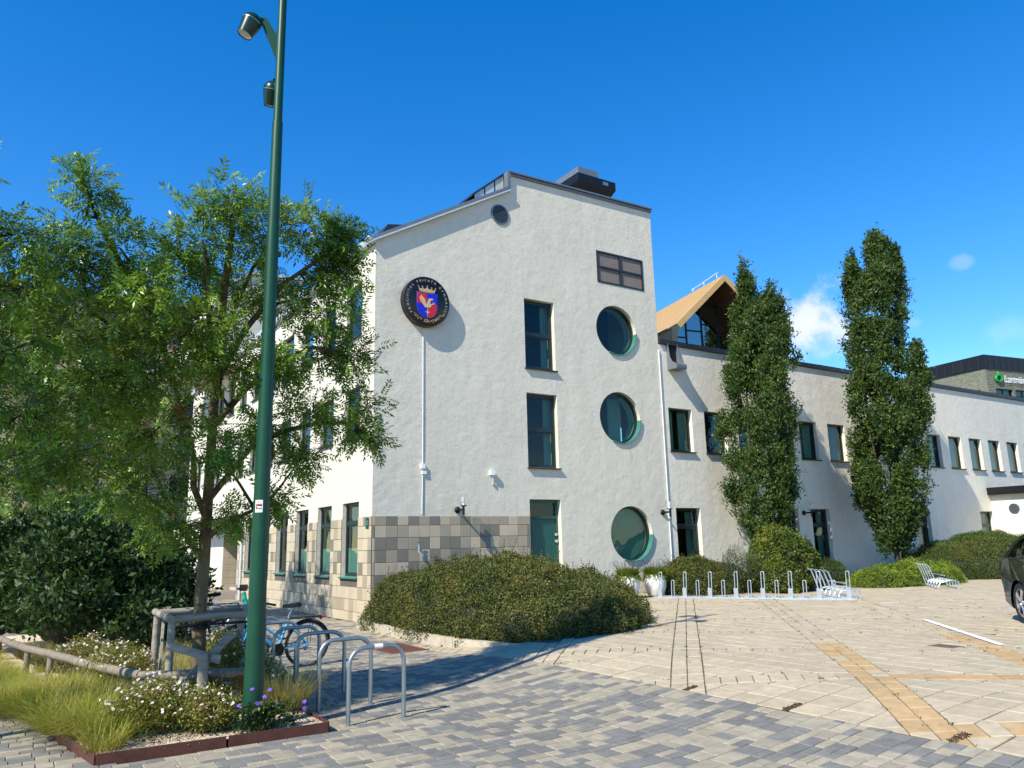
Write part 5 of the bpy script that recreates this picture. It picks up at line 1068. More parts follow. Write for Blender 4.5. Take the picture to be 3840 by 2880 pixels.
# pinnate leaf template: rachis along +x, pairs of leaflets
def pinnate(npair=6, L=.30):
    q = []
    for i in range(npair):
        x = L*(.22+.68*i/(npair-1)); z = -.10*(x/L)**2*L*2.2
        ll = .088*(1-.25*abs(i-npair*.45)/npair)
        for s in (-1, 1): q.append(((x, 0, z), (.55, s*.83, -.22), ll, .026))
    q.append(((L*.92, 0, -.2*L), (1, 0, -.35), .085, .028)); return q
TP = pinnate()
def crown(P, D, seed, scale=1.0):
    g = np.random.default_rng(seed); n = len(P); X = unit(D); Z = unit(np.array([-.25, -.12, 1.])+g.normal(size=(n, 3))*.55); Y = unit(np.cross(Z, X)); Z = np.cross(X, Y); s = (g.uniform(.75, 1.2, n)*scale)[:, None]; Q = []
    for (b, d, L, W) in TP:
        base = P+s*(X*b[0]+Y*b[1]+Z*b[2]); dd = unit(X*d[0]+Y*d[1]+Z*d[2]+g.normal(size=(n, 3))*.12); Q.append(leafquads(base, dd, Z+g.normal(size=(n, 3))*.25, s*L, s*W, .12))
    return np.concatenate(Q)
def blobtree(t, blobs, skel, seed, tips=30, per=6, scale=1.0, m='leaf_tree', fat=.022):
    g = np.random.default_rng(seed); sk_ = np.array([p for p in skel]); PL, DL = [], []; mb = MB(); cen = np.mean([b[:3] for b in blobs], 0)
    for b in blobs:
        c = np.array(b[:3]); r = b[3]; d = np.linalg.norm(sk_-c, axis=1)+np.maximum(0, sk_[:, 2]-c[2]+.2)*1.5; a = sk_[d.argmin()]
        mid = (a+c)/2+g.normal(0, .08, 3)+[0, 0, -.08]; mb.tube([a, mid, c], [fat, fat*.75, fat*.5], 6, False)
        k = int(tips*(r/.6)**1.7)+6; dv = unit(g.normal(size=(k, 3))); dv[:, 2] = dv[:, 2]*.8+.12; tip = c+dv*r*(g.uniform(.35, 1.0, (k, 1))**.6); od = unit(dv*1.0+unit(c-cen)*.35+[0, 0, -.05]+g.normal(size=(k, 3))*.25)
        for i in range(k):
            s0 = c+(tip[i]-c)*.25; mb.tube([s0, (s0+tip[i])/2+g.normal(0, .03, 3), tip[i]+od[i]*.1], [.004, .0035, .002], 4, False)
            for j in range(per):
                f = g.uniform(-.55, .1); base = tip[i]+od[i]*f*.42; side = g.normal(size=3); side -= od[i]*side.dot(od[i]); PL.append(base); DL.append(unit(od[i]*.55+unit(side)*.95+np.array([0, 0, -.12])))
    tag(mb.build('twigs', 'twig', t), kind='stuff'); o = fast('crown', crown(np.array(PL), np.array(DL), seed+1, scale), 4, m, t); return o
T1 = [(-5.17, -7.05, -.05), (-5.18, -7.07, .3), (-5.2, -7.07, 1.0), (-5.19, -7.09, 1.64), (-5.2, -7.15, 2.13), (-5.23, -7.32, 2.73), (-5.29, -7.65, 3.47), (-5.35, -8.06, 4.21), (-5.41, -8.47, 4.83), (-5.45, -8.88, 5.32)]  # trunk, and limbs in LM: points scaled about the camera with the guard
LM = [[(-5.21, -7.07, 1.64), (-5.44, -7.05, 1.99), (-5.62, -7.03, 2.28), (-5.85, -7.1, 2.73), (-6.1, -7.4, 3.1), (-6.4, -7.9, 3.4)], [(-5.21, -7.15, 2.16), (-5.39, -7.23, 2.53), (-5.43, -7.32, 2.9), (-5.58, -7.48, 3.27), (-5.78, -7.75, 3.72), (-6.03, -8.2, 4.2), (-6.48, -8.6, 4.75), (-6.81, -8.85, 5.2)], [(-5.21, -7.19, 2.36), (-5.0, -7.32, 2.69), (-4.8, -7.56, 3.02), (-4.51, -7.97, 3.19), (-4.18, -8.3, 3.27), (-3.77, -8.45, 3.27)], [(-5.19, -7.11, 1.91), (-5.0, -7.32, 2.08), (-4.75, -7.7, 2.24)], [(-5.26, -7.56, 3.27), (-5.0, -7.97, 3.68), (-4.67, -8.3, 4.0), (-4.34, -8.5, 4.17), (-4.0, -8.55, 4.1)], [(-5.31, -7.81, 3.76), (-5.1, -8.2, 4.35), (-4.8, -8.6, 4.85), (-4.4, -8.8, 5.2)], [(-5.35, -8.06, 4.21), (-5.21, -8.22, 4.67), (-5.1, -8.5, 5.08)], [(-5.62, -7.03, 2.28), (-5.82, -7.1, 2.36), (-5.99, -7.3, 2.45)], [(-5.31, -7.81, 3.68), (-5.49, -8.39, 4.01), (-5.66, -8.88, 4.42), (-5.74, -8.88, 4.99)], [(-6.1, -7.4, 3.1), (-6.4, -7.9, 3.8), (-6.56, -8.3, 4.2)]]
B1 = [[-5.47, -9.0, 5.61, .37], [-5.75, -8.8, 5.18, .48], [-5.07, -8.9, 5.38, .41], [-4.6, -8.9, 5.51, .37], [-4.21, -8.8, 5.49, .29], [-4.02, -8.8, 5.6, .21], [-4.28, -8.8, 5.06, .38], [-6.02, -8.6, 4.72, .52], [-5.18, -8.2, 4.88, .48], [-4.67, -8.6, 4.68, .42], [-4.21, -8.9, 4.5, .34], [-3.88, -8.6, 4.04, .33], [-3.63, -8.5, 3.46, .27], [-4.15, -8.2, 4.16, .4], [-4.85, -8.7, 3.77, .41], [-5.48, -8.9, 3.73, .46], [-5.91, -8.4, 4.01, .57], [-4.27, -8.4, 3.4, .34], [-4.29, -8.0, 2.85, .35], [-4.74, -7.8, 3.19, .42], [-5.41, -8.6, 2.8, .31], [-4.54, -7.8, 2.33, .27], [-5.94, -8.0, 3.15, .63], [-6.06, -7.6, 2.42, .58], [-5.58, -7.0, 1.97, .41], [-4.96, -7.6, 2.08, .27], [-5.74, -9.0, 4.19, .42], [-6.89, -9.0, 5.37, .23], [-6.98, -9.0, 5.56, .13], [-6.92, -8.9, 4.61, .44], [-6.59, -9.1, 4.81, .33], [-6.57, -8.7, 4.15, .52], [-6.35, -9.3, 4.22, .35], [-6.39, -8.8, 3.52, .48], [-6.72, -8.5, 3.32, .53], [-4.08, -8.7, 5.12, .28], [-3.5, -8.4, 3.05, .18], [-3.75, -8.4, 3.17, .21]]  # crown blobs, B2 and B3 too: centres and radii from image pixels, depths chosen
def tree(name, label, trunk, limbs, blobs, r0, seed, **k):
    t = thing(name, label, 'tree', trunk[0]); mb = MB(); limb(mb, trunk, r0, .035, 14); mb.build('trunk', 'bark', t, 60); mb = MB()
    for l in limbs: limb(mb, l, r0*.48, .02)
    if limbs: mb.build('limbs', 'bark', t, 60)
    sk = [];
    for l in [trunk]+limbs:
        for a, b in zip(l[:-1], l[1:]):
            for f in (0, .5): sk.append(tuple(a[i]+(b[i]-a[i])*f for i in range(3)))
        sk.append(l[-1])
    blobtree(t, blobs, [p for p in sk if p[2] > 1.3], seed, **k); return t
t1 = tree('wingnut_tree', 'feathery leaved street tree standing in the timber guard', T1, LM, B1, .092, 31, tips=46, per=5, scale=.84)
dm = MB()
dm.tube([(-6.0, -8.22, 4.01), (-6.06, -8.26, 3.8), (-6.07, -8.3, 3.56), (-5.82, -8.34, 3.35)], [.012, .012, .01, .006], 6)
for k in range(26): a = Vector((-5.86+random.gauss(0, .05), -8.34, 3.38+random.gauss(0, .03))); dm.tube([a, a+Vector((random.uniform(.04, .28), random.gauss(0, .04), random.uniform(-.26, -.06)))], .0028, 4)
dm.build('dead_branch', 'deadtwig', t1)
B2 = [[-6.78, 3.66, 6.6, 1.3], [-7.63, 1.64, 6.11, 1.0], [-7.16, 2.83, 4.89, 1.4], [-5.89, 3.96, 5.3, 1.4], [-7.22, 3.08, 3.41, 1.3], [-6.03, 4.04, 3.65, 1.4], [-5.28, 2.05, 2.49, 1.0], [-6.69, 2.33, 2.33, .85], [-5.3, 1.89, 5.4, 1.0], [-4.9, 3.27, 4.2, 1.0]]
tree('wingnut_tree', 'feathery leaved street tree further left with its trunk behind the dark shrub', [(-6.05, 3.5, -.05), (-6.09, 3.5, 2.24), (-6.11, 3.5, 3.47), (-6.09, 3.5, 5.4), (-6.2, 3.4, 6.6)],
     [[(-6.1, 3.5, 3.2), (-6.6, 3.0, 4.2), (-7.2, 2.5, 5.4)], [(-6.1, 3.5, 2.8), (-5.6, 3.2, 3.8), (-5.2, 2.6, 5.0)], [(-6.1, 3.5, 2.4), (-6.7, 3.2, 3.0), (-7.1, 3.0, 3.8)]], B2, .125, 41, tips=17, scale=1.15)
B3 = [[-7.49, -9.2, 4.74, .29], [-7.17, -9.0, 4.73, .33], [-7.38, -9.3, 4.19, .39], [-7.42, -9.4, 3.52, .38], [-7.12, -9.0, 3.83, .43], [-7.23, -8.8, 3.12, .44], [-7.24, -8.6, 2.52, .38], [-6.9, -8.2, 2.78, .4], [-7.9, -9.2, 4.4, .45], [-8.2, -9.6, 5.0, .5], [-7.9, -9.0, 3.4, .45], [-8.5, -9.0, 4.2, .55], [-8.8, -9.8, 4.6, .5]]
tree('wingnut_tree', 'feathery leaved street tree at the left edge, nearest the camera', [(-8.8, -8.4, -.05), (-8.8, -8.4, 2.4), (-8.75, -8.4, 4.0), (-8.6, -8.4, 5.4)], [[(-8.8, -8.4, 2.6), (-8.2, -8.0, 3.4), (-7.7, -7.6, 4.4), (-7.4, -7.3, 5.1)], [(-8.8, -8.4, 2.2), (-8.1, -7.9, 2.6), (-7.4, -7.3, 2.8)], [(-8.8, -8.4, 3.2), (-8.7, -8.8, 4.6)]], B3, .1, 51, tips=36, per=5, scale=.86)

def column(name, label, base, prof, spires, n, L, W, m, seed, stems):
    az_ = math.atan2(base[0]-CAMP.x, base[1]-CAMP.y); ca, sa = math.cos(az_), math.sin(az_); bx = base[0]   # outline was measured in image pixels along x; the tree itself is round
    """upright tree: prof = (z, xl, xr) outline, spires = (x, ztop, zbase, r)"""
    g = np.random.default_rng(seed); t = thing(name, label, 'tree', base); mb = MB(); by = base[1]
    for s in stems: mb.tube(s, [(.13 if i == 0 else .085)*(1-i/len(s))**1.5+.012 for i in range(len(s))], 10)
    mb.build('trunk', 'barkdark', t, 60)
    zz = [p[0] for p in prof]; P = []; O = []; np_ = n//62; k = 0
    while k < np_:
        if spires and g.random() < .17:
            x, zt, zb, r = spires[g.integers(len(spires))]; f = g.random()**1.2; z = zb+(zt-zb)*f*.93; rr = (r*(1-f)**.8)*.75; a = g.uniform(0, 2*PI); q = math.sqrt(g.random()); o_x = (x-bx)*ca; rr *= ca; cx, cy = bx+o_x*ca+rr*q*math.cos(a), by-o_x*sa+rr*q*math.sin(a); sg_ = .07+.05*(1-f)
        else:
            z = g.uniform(zz[0], zz[-1]); xl = np.interp(z, zz, [p[1] for p in prof]); xr = np.interp(z, zz, [p[2] for p in prof]); c = (xl+xr)/2; hw = (xr-xl)/2
            if g.random() > hw/2.4: continue
            a = g.uniform(0, 2*PI); q = .92-abs(g.normal(0, .30))+.05*g.normal()
            if q < .12: continue
            if noise.noise(Vector((math.cos(a)*2.6+c, math.sin(a)*2.6, z*.75+seed))) < -.24: continue
            o_x = (c-bx)*ca; rh = hw*ca*1.1; cx, cy = bx+o_x*ca+rh*q*math.cos(a), by-o_x*sa+rh*q*math.sin(a); sg_ = .10
        k += 1; m_k = int(g.uniform(35, 90)); d = g.normal(size=(m_k, 3))*[sg_, sg_, sg_*1.9]; ox, oy = math.cos(a), math.sin(a)
        for e in d: P.append((cx+e[0]+ox*.12*e[2], cy+e[1]+oy*.12*e[2], z+e[2])); O.append((ox+e[0]*3, oy+e[1]*3, 1))
    P = np.array(P); O = np.array(O); Q = []
    for k in range(4):
        D = unit(np.c_[O[:, 0]*.5, O[:, 1]*.5, np.full(len(P), .75)]+g.normal(size=P.shape)*.55); Q.append(leafquads(P+g.normal(0, .035, P.shape), D, unit(np.c_[O[:, 0], O[:, 1], np.full(len(P), .4)]+g.normal(size=P.shape)*.6), g.uniform(.7, 1.25, len(P))*L, g.uniform(.7, 1.25, len(P))*W))
    fast('crown', np.concatenate(Q), 4, m, t); return t
column('columnar_oak', 'shorter upright columnar tree beside the round bush', (12.15, -1.5, .25), [(1.15, 12.0, 12.3), (1.6, 11.6, 12.7), (2.1, 11.1, 13.25), (3.1, 10.55, 13.6), (3.9, 10.62, 13.8), (5.1, 10.45, 13.9), (5.9, 10.65, 14.1), (6.8, 10.95, 14.25), (7.8, 11.25, 14.15), (8.6, 11.5, 13.9), (9.1, 11.7, 13.6)],
       [(12.28, 10.8, 8.2, .62), (13.35, 9.9, 8.0, .6), (12.15, 10.2, 8.0, .55), (13.75, 9.3, 7.4, .4), (13.0, 9.4, 8.0, .5)], 23000, .09, .05, 'leaf_column', 61, [[(12.15, -1.5, .2), (12.2, -1.5, 1.4), (12.5, -1.5, 3), (12.8, -1.5, 6)], [(12.2, -1.5, .8), (12.0, -1.5, 1.8), (11.7, -1.5, 4), (11.9, -1.5, 7)]])
column('columnar_oak', 'taller upright columnar tree above the bright juniper', (18.3, -1.85, .25), [(1.3, 17.7, 18.8), (1.8, 17.05, 19.5), (2.7, 16.5, 20.2), (3.7, 16.1, 20.7), (4.9, 16.0, 21.1), (5.9, 16.3, 21.4), (6.6, 16.5, 21.3), (7.8, 16.65, 20.9), (8.7, 16.75, 20.5), (9.7, 16.95, 20.4), (10.7, 17.2, 20.5), (11.3, 17.4, 20.2)],
       [(19.36, 13.15, 10.6, .8), (17.7, 12.0, 10.2, .45), (20.5, 12.0, 10.2, .5), (19.9, 12.4, 10.5, .55), (19.0, 12.5, 10.5, .6), (21.0, 8.4, 7.0, .4)], 32000, .10, .054, 'leaf_column', 71, [[(18.3, -1.85, .2), (18.35, -1.85, 1.4), (18.5, -1.85, 3.5), (19.0, -1.85, 8)], [(18.35, -1.85, 1.2), (17.8, -1.85, 3), (17.6, -1.85, 7)]])
# far trees behind the road at the left
for i, (x, y, z, r, lab) in enumerate(((-13, 78, 5.5, 5.5, 'far round green tree beyond the road at the left edge'), (-4.5, 82, 5, 5, 'far green tree beyond the road behind the dark shrub'), (-22, 85, 6, 6, 'far green tree beyond the road outside the left edge'))):
    t = bush('far_tree', lab, [(x, y, z, r, r, r*.8), (x+r*.5, y, z-1.5, r*.7, r*.7, r*.6), (x-r*.5, y, z-1, r*.7, r*.7, r*.6)], 7000, .5, .3, 'leaf_tree', 'tree', jit=.3, lump=.8, seed=80+i)
    mb = MB(); mb.tube([(x, y, 0), (x, y, z)], [.3, .2], 8); mb.build('trunk', 'barkdark', t)

# ------------------------------------------------------------------ lavender pots
def pot(label, x, y, seed):
    g = np.random.default_rng(seed); z = hgt(x, y); t = thing('plant_pot', label, 'pot', (x, y, z), 'white lavender pots')
    mb = MB(); mb.lathe([(.0, 0), (.17, 0), (.22, .06), (.285, .25), (.295, .38), (.27, .52), (.245, .58), (.23, .58), (.235, .53), (.0, .50)], (x, y, z), 32); mb.build('pot_body', 'potwhite', t, 60)
    n = 2200; a = g.uniform(0, 2*PI, n); q = .21*np.sqrt(g.uniform(0, 1, n)); P = np.c_[x+q*np.cos(a), y+q*np.sin(a), np.full(n, z+.52)]
    fast('foliage', blades(P, g.uniform(.16, .36, n), g.uniform(.010, .018, n), g.uniform(.1, .8, n), g.uniform(.0, .4, n), np.c_[np.cos(a), np.sin(a), 0*a]*.8), 4, 'leaf_bright', t)
    n = 900; a = g.uniform(0, 2*PI, n); q = g.uniform(.17, .33, n); P = np.c_[x+q*np.cos(a), y+q*np.sin(a), z+.60-np.maximum(0, q-.24)*2.2*g.uniform(.2, 1, n)]; fast('trailing_leaves', leafquads(P, rdir(n)+[0, 0, .2], rdir(n), g.uniform(.045, .08, n), g.uniform(.025, .04, n)), 4, 'leaf_bright', t)
    mb = MB(); V = []
    for k in range(64):
        th = g.uniform(0, 2*PI); q = .26*math.sqrt(g.random()); b = Vector((x+q*.6*math.cos(th), y+q*.6*math.sin(th), z+.5)); tp = Vector((x+q*1.75*math.cos(th), y+q*1.75*math.sin(th), z+.5+g.uniform(.28, .50))); mb.tube([b, tp], .003, 4, False); d = (tp-b).normalized()
        for j in range(7): V.append((tp-d*.008*j, ))
    mb.build('stems', 'leaf_airy', t); C = np.array([v[0] for v in V]); n = len(C); fast('flower_spikes', leafquads(C, rdir(n)+[0, 0, .8], rdir(n), np.full(n, .02), np.full(n, .012)), 4, 'lavender', t)
pot('white round pot of lavender beside the end of the bike rack', 7.63, -1.4, 1); pot('white round pot of lavender partly hidden by the big hedge', 6.72, -1.35, 2)

# ------------------------------------------------------------------ bike racks on the plaza
def U(mb, p, d, w_, h_, r, z0=0, lean=Vector((0, 0, 0))):
    d = Vector(d).normalized(); a = Vector(p)-d*w_/2; b = Vector(p)+d*w_/2; q = .03; up_ = Vector((0, 0, 1))+lean
    pts = [a+up_*z0, a+up_*(h_-q), a+up_*h_*.995+d*q*.3, a+up_*h_+d*q, b+up_*h_-d*q, b+up_*h_*.995-d*q*.3, b+up_*(h_-q), b+up_*z0]; mb.tube(pts, r, 7)
t = thing('bike_rack', 'long floor rack of alternating tall and short wheel loops', 'bike rack', (8.6, -3.8, .28))
RA, RB = Vector((7.30, -1.72, 0)), Vector((9.72, -5.98, 0)); rd_ = (RB-RA).normalized(); rn = Vector((-rd_.y, rd_.x, 0))
if rn.dot(CAMP-RA) < 0: rn = -rn
zr = .28
for s_ in (.0, -.42):
    mb = MB(); mb.obox((RA+RB)/2+rn*(.08+s_)+Vector((0, 0, zr+.022)), (RB-RA)/2, rn*.022, Vector((0, 0, .02))); mb.build('base_rail', 'galvlight', t)
pk = [.155+k*(4.9-.30)/14 for k in range(15)]
for k, s_ in enumerate(pk):
    p = RA+rd_*s_+Vector((0, 0, zr)); mb = MB(); tall = k % 2 == 0; lp = (rd_*.75+rn*.25).normalized()
    U(mb, p, lp, .082, .66 if tall else .45, .0095, .02, rn*-.12); lo = mb.build('wheel_loop', 'galvlight', t, 40)
    mb = MB(); mb.tube([p+rn*.08+Vector((0, 0, .04))-lp*.03, p-rn*.30+Vector((0, 0, .06))-lp*.03], .008, 6); mb.tube([p+rn*.08+Vector((0, 0, .04))+lp*.03, p-rn*.30+Vector((0, 0, .06))+lp*.03], .008, 6); mb.build('wheel_channel', 'galvlight', lo)
    if tall: mb = MB(); mb.obox(p+rn*.035+Vector((0, 0, .15)), lp*.06, rn*.012, Vector((0, 0, .115))); mb.build('lock_plate', 'galvlight', lo)
def rack2(label, p0, ax, nslot, pitch):
    t = thing('bike_rack', label, 'bike rack', p0); ax = Vector(ax).normalized(); bk = Vector((-ax.y, ax.x, 0)); p0 = Vector(p0)
    mb = MB(); mb.tube([p0+Vector((0, 0, .02)), p0+ax*pitch*(nslot-1)+Vector((0, 0, .02))], .018, 8); mb.tube([p0+bk*.5+Vector((0, 0, .02)), p0+bk*.5+ax*pitch*(nslot-1)+Vector((0, 0, .02))], .018, 8); mb.tube([p0+bk*.30+Vector((0, 0, .36)), p0+bk*.30+ax*pitch*(nslot-1)+Vector((0, 0, .36))], .014, 8); mb.build('base_frame', 'galvlight', t, 40)
    for k in range(nslot):
        q = p0+ax*pitch*k; mb = MB()
        for e in (-.03, .03): mb.tube([q+ax*e-bk*.05+Vector((0, 0, .02)), q+ax*e-bk*.02+Vector((0, 0, .20)), q+ax*e+bk*.10+Vector((0, 0, .24)), q+ax*e+bk*.42+Vector((0, 0, .18)), q+ax*e+bk*.5+Vector((0, 0, .03))], .009, 6); mb.tube([q+ax*e+bk*.5+Vector((0, 0, .03)), q+ax*e+bk*.60+Vector((0, 0, .40)), q+ax*e+bk*.68+Vector((0, 0, .64)), q+ax*e+bk*.76+Vector((0, 0, .68))], .009, 6)
        mb.build('wheel_loop', 'galvlight', t, 40)
rack2('wheel bender bike rack running back towards the juniper', (10.2, -5.75, .28), (.62, .78, 0), 5, .38)
rack2('small wheel bender bike rack in front of the yew hedge', (14.75, -5.7, .28), (.75, .66, 0), 5, .34)
# pigeon
t = thing('pigeon', 'grey pigeon on the paving left of the far bike rack', 'bird', (16.2, -4.6, .28))
mb = MB(); V = []; secs = [(-.17, .012, .10), (-.12, .03, .105), (-.05, .055, .115), (.02, .065, .125), (.08, .058, .14), (.115, .04, .17), (.13, .028, .20), (.145, .028, .225), (.165, .02, .23), (.18, .006, .225)]
for (x, r, z) in secs:
    for k in range(12): th = 2*PI*k/12; V.append((16.2-.3*x+r*math.cos(th)*.95, -4.6-x*.95+r*math.cos(th)*-.3, .28+z+r*math.sin(th)*.95))
mb.v = V
for i in range(len(secs)-1):
    for k in range(12): mb.face((i*12+k, i*12+(k+1) % 12, i*12+12+(k+1) % 12, i*12+12+k))
mb.face(range(12)); mb.face(range((len(secs)-1)*12, len(secs)*12)); mb.build('body', 'featherg', t, 70)
mb = MB(); mb.tube([(16.18, -4.61, .28), (16.18, -4.61, .36)], .006, 5); mb.tube([(16.22, -4.62, .28), (16.22, -4.62, .36)], .006, 5); mb.build('legs', 'red', t)

# ------------------------------------------------------------------ parked car (only its rear corner shows)
t = thing('parked_car', 'black hatchback with silver alloy wheels parked at the right edge', 'car', (0, 0, 0))
prof = [(-.62, .55), (-.70, .75), (-.68, .98), (-.58, 1.02), (-.30, 1.28), (-.05, 1.42), (.35, 1.49), (1.1, 1.48), (1.6, 1.38), (2.25, 1.02), (2.9, .92), (3.25, .80), (3.36, .62), (3.36, .35), (3.0, .22), (-.3, .22), (-.60, .32)]
mb = MB(); WY = [(-.0, .985), (-.06, 1.0)]
def cw(z): return .86 if z < .95 else .86-.22*((z-.95)/.55)
secs = [(1.0,), (0,)]
n = len(prof)
def wheelarch(pts): return pts
V = []
body = [p for p in prof]
for s_ in (-1, 1):
    for (x, z) in body: V.append((x, s_*cw(z), z))
mb.v = V
for i in range(n): mb.face((i, (i+1) % n, n+(i+1) % n, n+i), 1 if i in (3, 8) else 0)
for s_ in (0, 1):
    vs_ = [Vector(p) for p in body]; arch = []
    holes = [[(.0+.37*math.cos(2*PI*k/20), .33+.37*math.sin(2*PI*k/20)) for k in range(20)], [(2.55+.37*math.cos(2*PI*k/20), .33+.37*math.sin(2*PI*k/20)) for k in range(20)]]
    gl_ = [(-.36, 1.05), (-.18, 1.27), (.02, 1.37), (.35, 1.42), (1.08, 1.41), (1.5, 1.33), (1.95, 1.05)]
    vs2 = vs_+[Vector(p) for h in holes for p in h]+[Vector(p) for p in gl_]; es = [(i, (i+1) % n) for i in range(n)]
    for j in range(2): es += [(n+20*j+i, n+20*j+(i+1) % 20) for i in range(20)]
    b0 = n+40; es += [(b0+i, b0+(i+1) % len(gl_)) for i in range(len(gl_))]
    v2, e2, f2, *_ = delaunay_2d_cdt(vs2, es, [], 0, 1e-5); b = len(mb.v); sg = -1 if s_ == 0 else 1
    mb.v += [(v.x, sg*(cw(v.y)+.002), v.y) for v in v2]
    for f in f2:
        c = sum((v2[i] for i in f), Vector((0, 0)))/3
        if inside(c.x, c.y, body) and not any(inside(c.x, c.y, h) for h in holes): mb.face([b+i for i in f], 1 if inside(c.x, c.y, gl_) else 0)
mb.build('body', ['carpaint', 'carglass'], t)
for s_ in (-1, 1):
    m_ = MB(); m_.tube([(x, s_*(cw(z)+.006), z) for x, z in [(-.32, 1.06), (.36, .97), (.40, .75), (.30, .52), (.36, .35), (.9, .30), (1.0, .31)]], .004, 4); m_.build('door_seam', 'black', t)
    m_ = MB(); m_.tube([(x, s_*(cw(z)+.008), z) for x, z in gl_+[gl_[0]]], .012, 5); m_.build('window_trim', 'black', t)
    m_ = MB(); m_.tube([(.36, s_*(cw(1.2)+.01), 1.06), (.28, s_*(cw(1.3)+.01), 1.41)], .022, 5); m_.build('pillar', 'black', t)
    m_ = MB(); m_.tube([(.44, s_*.89, .93), (.50, s_*.905, .935), (.62, s_*.905, .935), (.68, s_*.89, .93)], .014, 6); m_.build('door_handle', 'chrome', t)
    for x in (0, 2.55):
        m_ = MB(); M3 = Matrix(((1, 0, 0), (0, 0, s_), (0, 1, 0))); m_.lathe([(.20, -.2), (.315, -.2), (.33, -.17), (.33, -.03), (.31, .0), (.235, .0), (.225, -.02)], (x, s_*.845, .33), 32, M3, caps=False); wo = m_.build('wheel', 'rubber', t, 40)
        m_ = MB(); m_.lathe([(.228, -.06), (.232, -.005), (.22, -.004), (.215, -.05)], (x, s_*.845, .33), 32, M3, caps=False); m_.lathe([(.05, -.02), (.045, .0), (0, .002)], (x, s_*.845, .33), 16, M3)
        for k in range(5):
            for e in (-.11, .11): th = 2*PI*k/5; a0 = Vector((x+.04*math.cos(th), s_*.84, .33+.04*math.sin(th))); b0_ = Vector((x+.222*math.cos(th+e), s_*.835, .33+.222*math.sin(th+e))); m_.tube([a0, b0_], [.022, .016], 6)
        m_.build('rim', 'alloy', wo, 40); m_ = MB(); m_.poly([(x+.22*math.cos(2*PI*k/24), s_*.74, .33+.22*math.sin(2*PI*k/24)) for k in range(24)]); m_.build('brake_disc', 'blackmetal', wo)
m_ = MB(); m_.box(-.3, 2.9, -.70, .70, .25, .9); m_.build('underbody', 'black', t)
for s_ in (-1, 1): m_ = MB(); m_.hexa([(3.12, s_*.58, .66), (3.30, s_*.58, .66), (3.22, s_*.84, .66), (3.0, s_*.84, .66), (3.1, s_*.58, .80), (3.27, s_*.58, .80), (3.18, s_*.84, .82), (2.95, s_*.84, .82)]); m_.build('headlight', 'alloy', t)
m_ = MB(); m_.box(3.33, 3.37, -.45, .45, .36, .5); m_.build('grille', 'black', t)
m_ = MB(); m_.box(3.365, 3.375, -.26, .26, .52, .63); m_.build('number_plate', 'white', t)
m_ = MB(); m_.box(-.715, -.66, -.80, -.5, .72, .95); m_.box(-.715, -.66, .5, .80, .72, .95); m_.build('tail_lamp', 'red', t)
t.location = (7.46, -11.535, .28); t.rotation_euler = (0, 0, R(225)); CARP = t

# ------------------------------------------------------------------ grey brick office building with sign, far right
ofc = thing('office_building', 'distant grey brick office building with dark metal top storey', 'building', (90, 30, 0))
cx0, cy0 = 80.0, 23.4
w1 = Vector((0, 1, 0)); w2 = Vector((.30, -1.0, 0)).normalized()
c0 = Vector((80, 23.3, 0)); 
def OB(wv, back): return lambda s, z, d: tuple(c0+wv*s+back*d+Vector((0, 0, z+.85 if z > 0 else z)))
ba = Vector((1, .0, 0)); F1 = OB(Vector((.136, .99, 0)), Vector((.99, -.136, 0))); F2 = OB(Vector((.984, -.177, 0)), Vector((.177, .984, 0)))
h1 = [rect(.9+k*3.2, 3.3+k*3.2, 13.9, 16.2) for k in range(2)]; h2 = [rect(1.2+k*3.1, 3.9+k*3.1, 13.6, 16.25) for k in range(6)]
wall('brick_wall', rect(0, 7.6, 0, 18.4), h1, F1, 'brickgrey', ofc, .4); wall('brick_wall', rect(0, 24, 0, 18.4), h2, F2, 'brickgrey', ofc, .4)
def shopwin(fn, hs):
    for h in hs:
        (a, c), (b, _), (_, d), _ = h; mb = frame_(fn, a, b, c, d, .2, .3, .08); fbox(mb, fn, (a+b)/2-.05, (a+b)/2+.05, c, d, .2, .3); wo = mb.build('window', 'blackmetal', ofc); MB().poly([fn(a, c, .26), fn(b, c, .26), fn(b, d, .26), fn(a, d, .26)]).build('pane', 'glass', wo)
        m_ = MB(); fbox(m_, fn, a, b, d-.5, d, .5, .55); m_.build('blind', 'curtain', wo); m_ = MB(); m_.poly([fn(a-.5, c-.5, 2), fn(b+.5, c-.5, 2), fn(b+.5, d+.5, 2), fn(a-.5, d+.5, 2)]); m_.build('inner_wall', 'interior', wo)
shopwin(F1, h1); shopwin(F2, h2)
for fn, L_ in ((F1, 7.6), (F2, 24)):
    mb = MB(); fbox(mb, fn, -.12, L_, 18.4, 19.9, -.12, .3); at = mb.build('attic_cladding', 'blackmetal', ofc)
    for k in range(int(L_/1.0)): m_ = MB(); fbox(m_, fn, .5+k*1.0, .56+k*1.0, 18.4, 19.7, -.17, -.12); m_.build('standing_seam', 'darkmetal', at)
mb = MB(); p = [F1(-.1, 19.9, .0), F1(7.6, 19.9, 0), F1(7.6, 19.9, 22), F2(24, 19.9, 0)]; mb.poly(p); mb.build('roof', 'darkmetal', ofc)
m_ = MB(); fbox(m_, F1, 2.2, 3.6, 18.5, 19.5, -.15, -.125); m_.build('vent_opening', 'black', ofc)
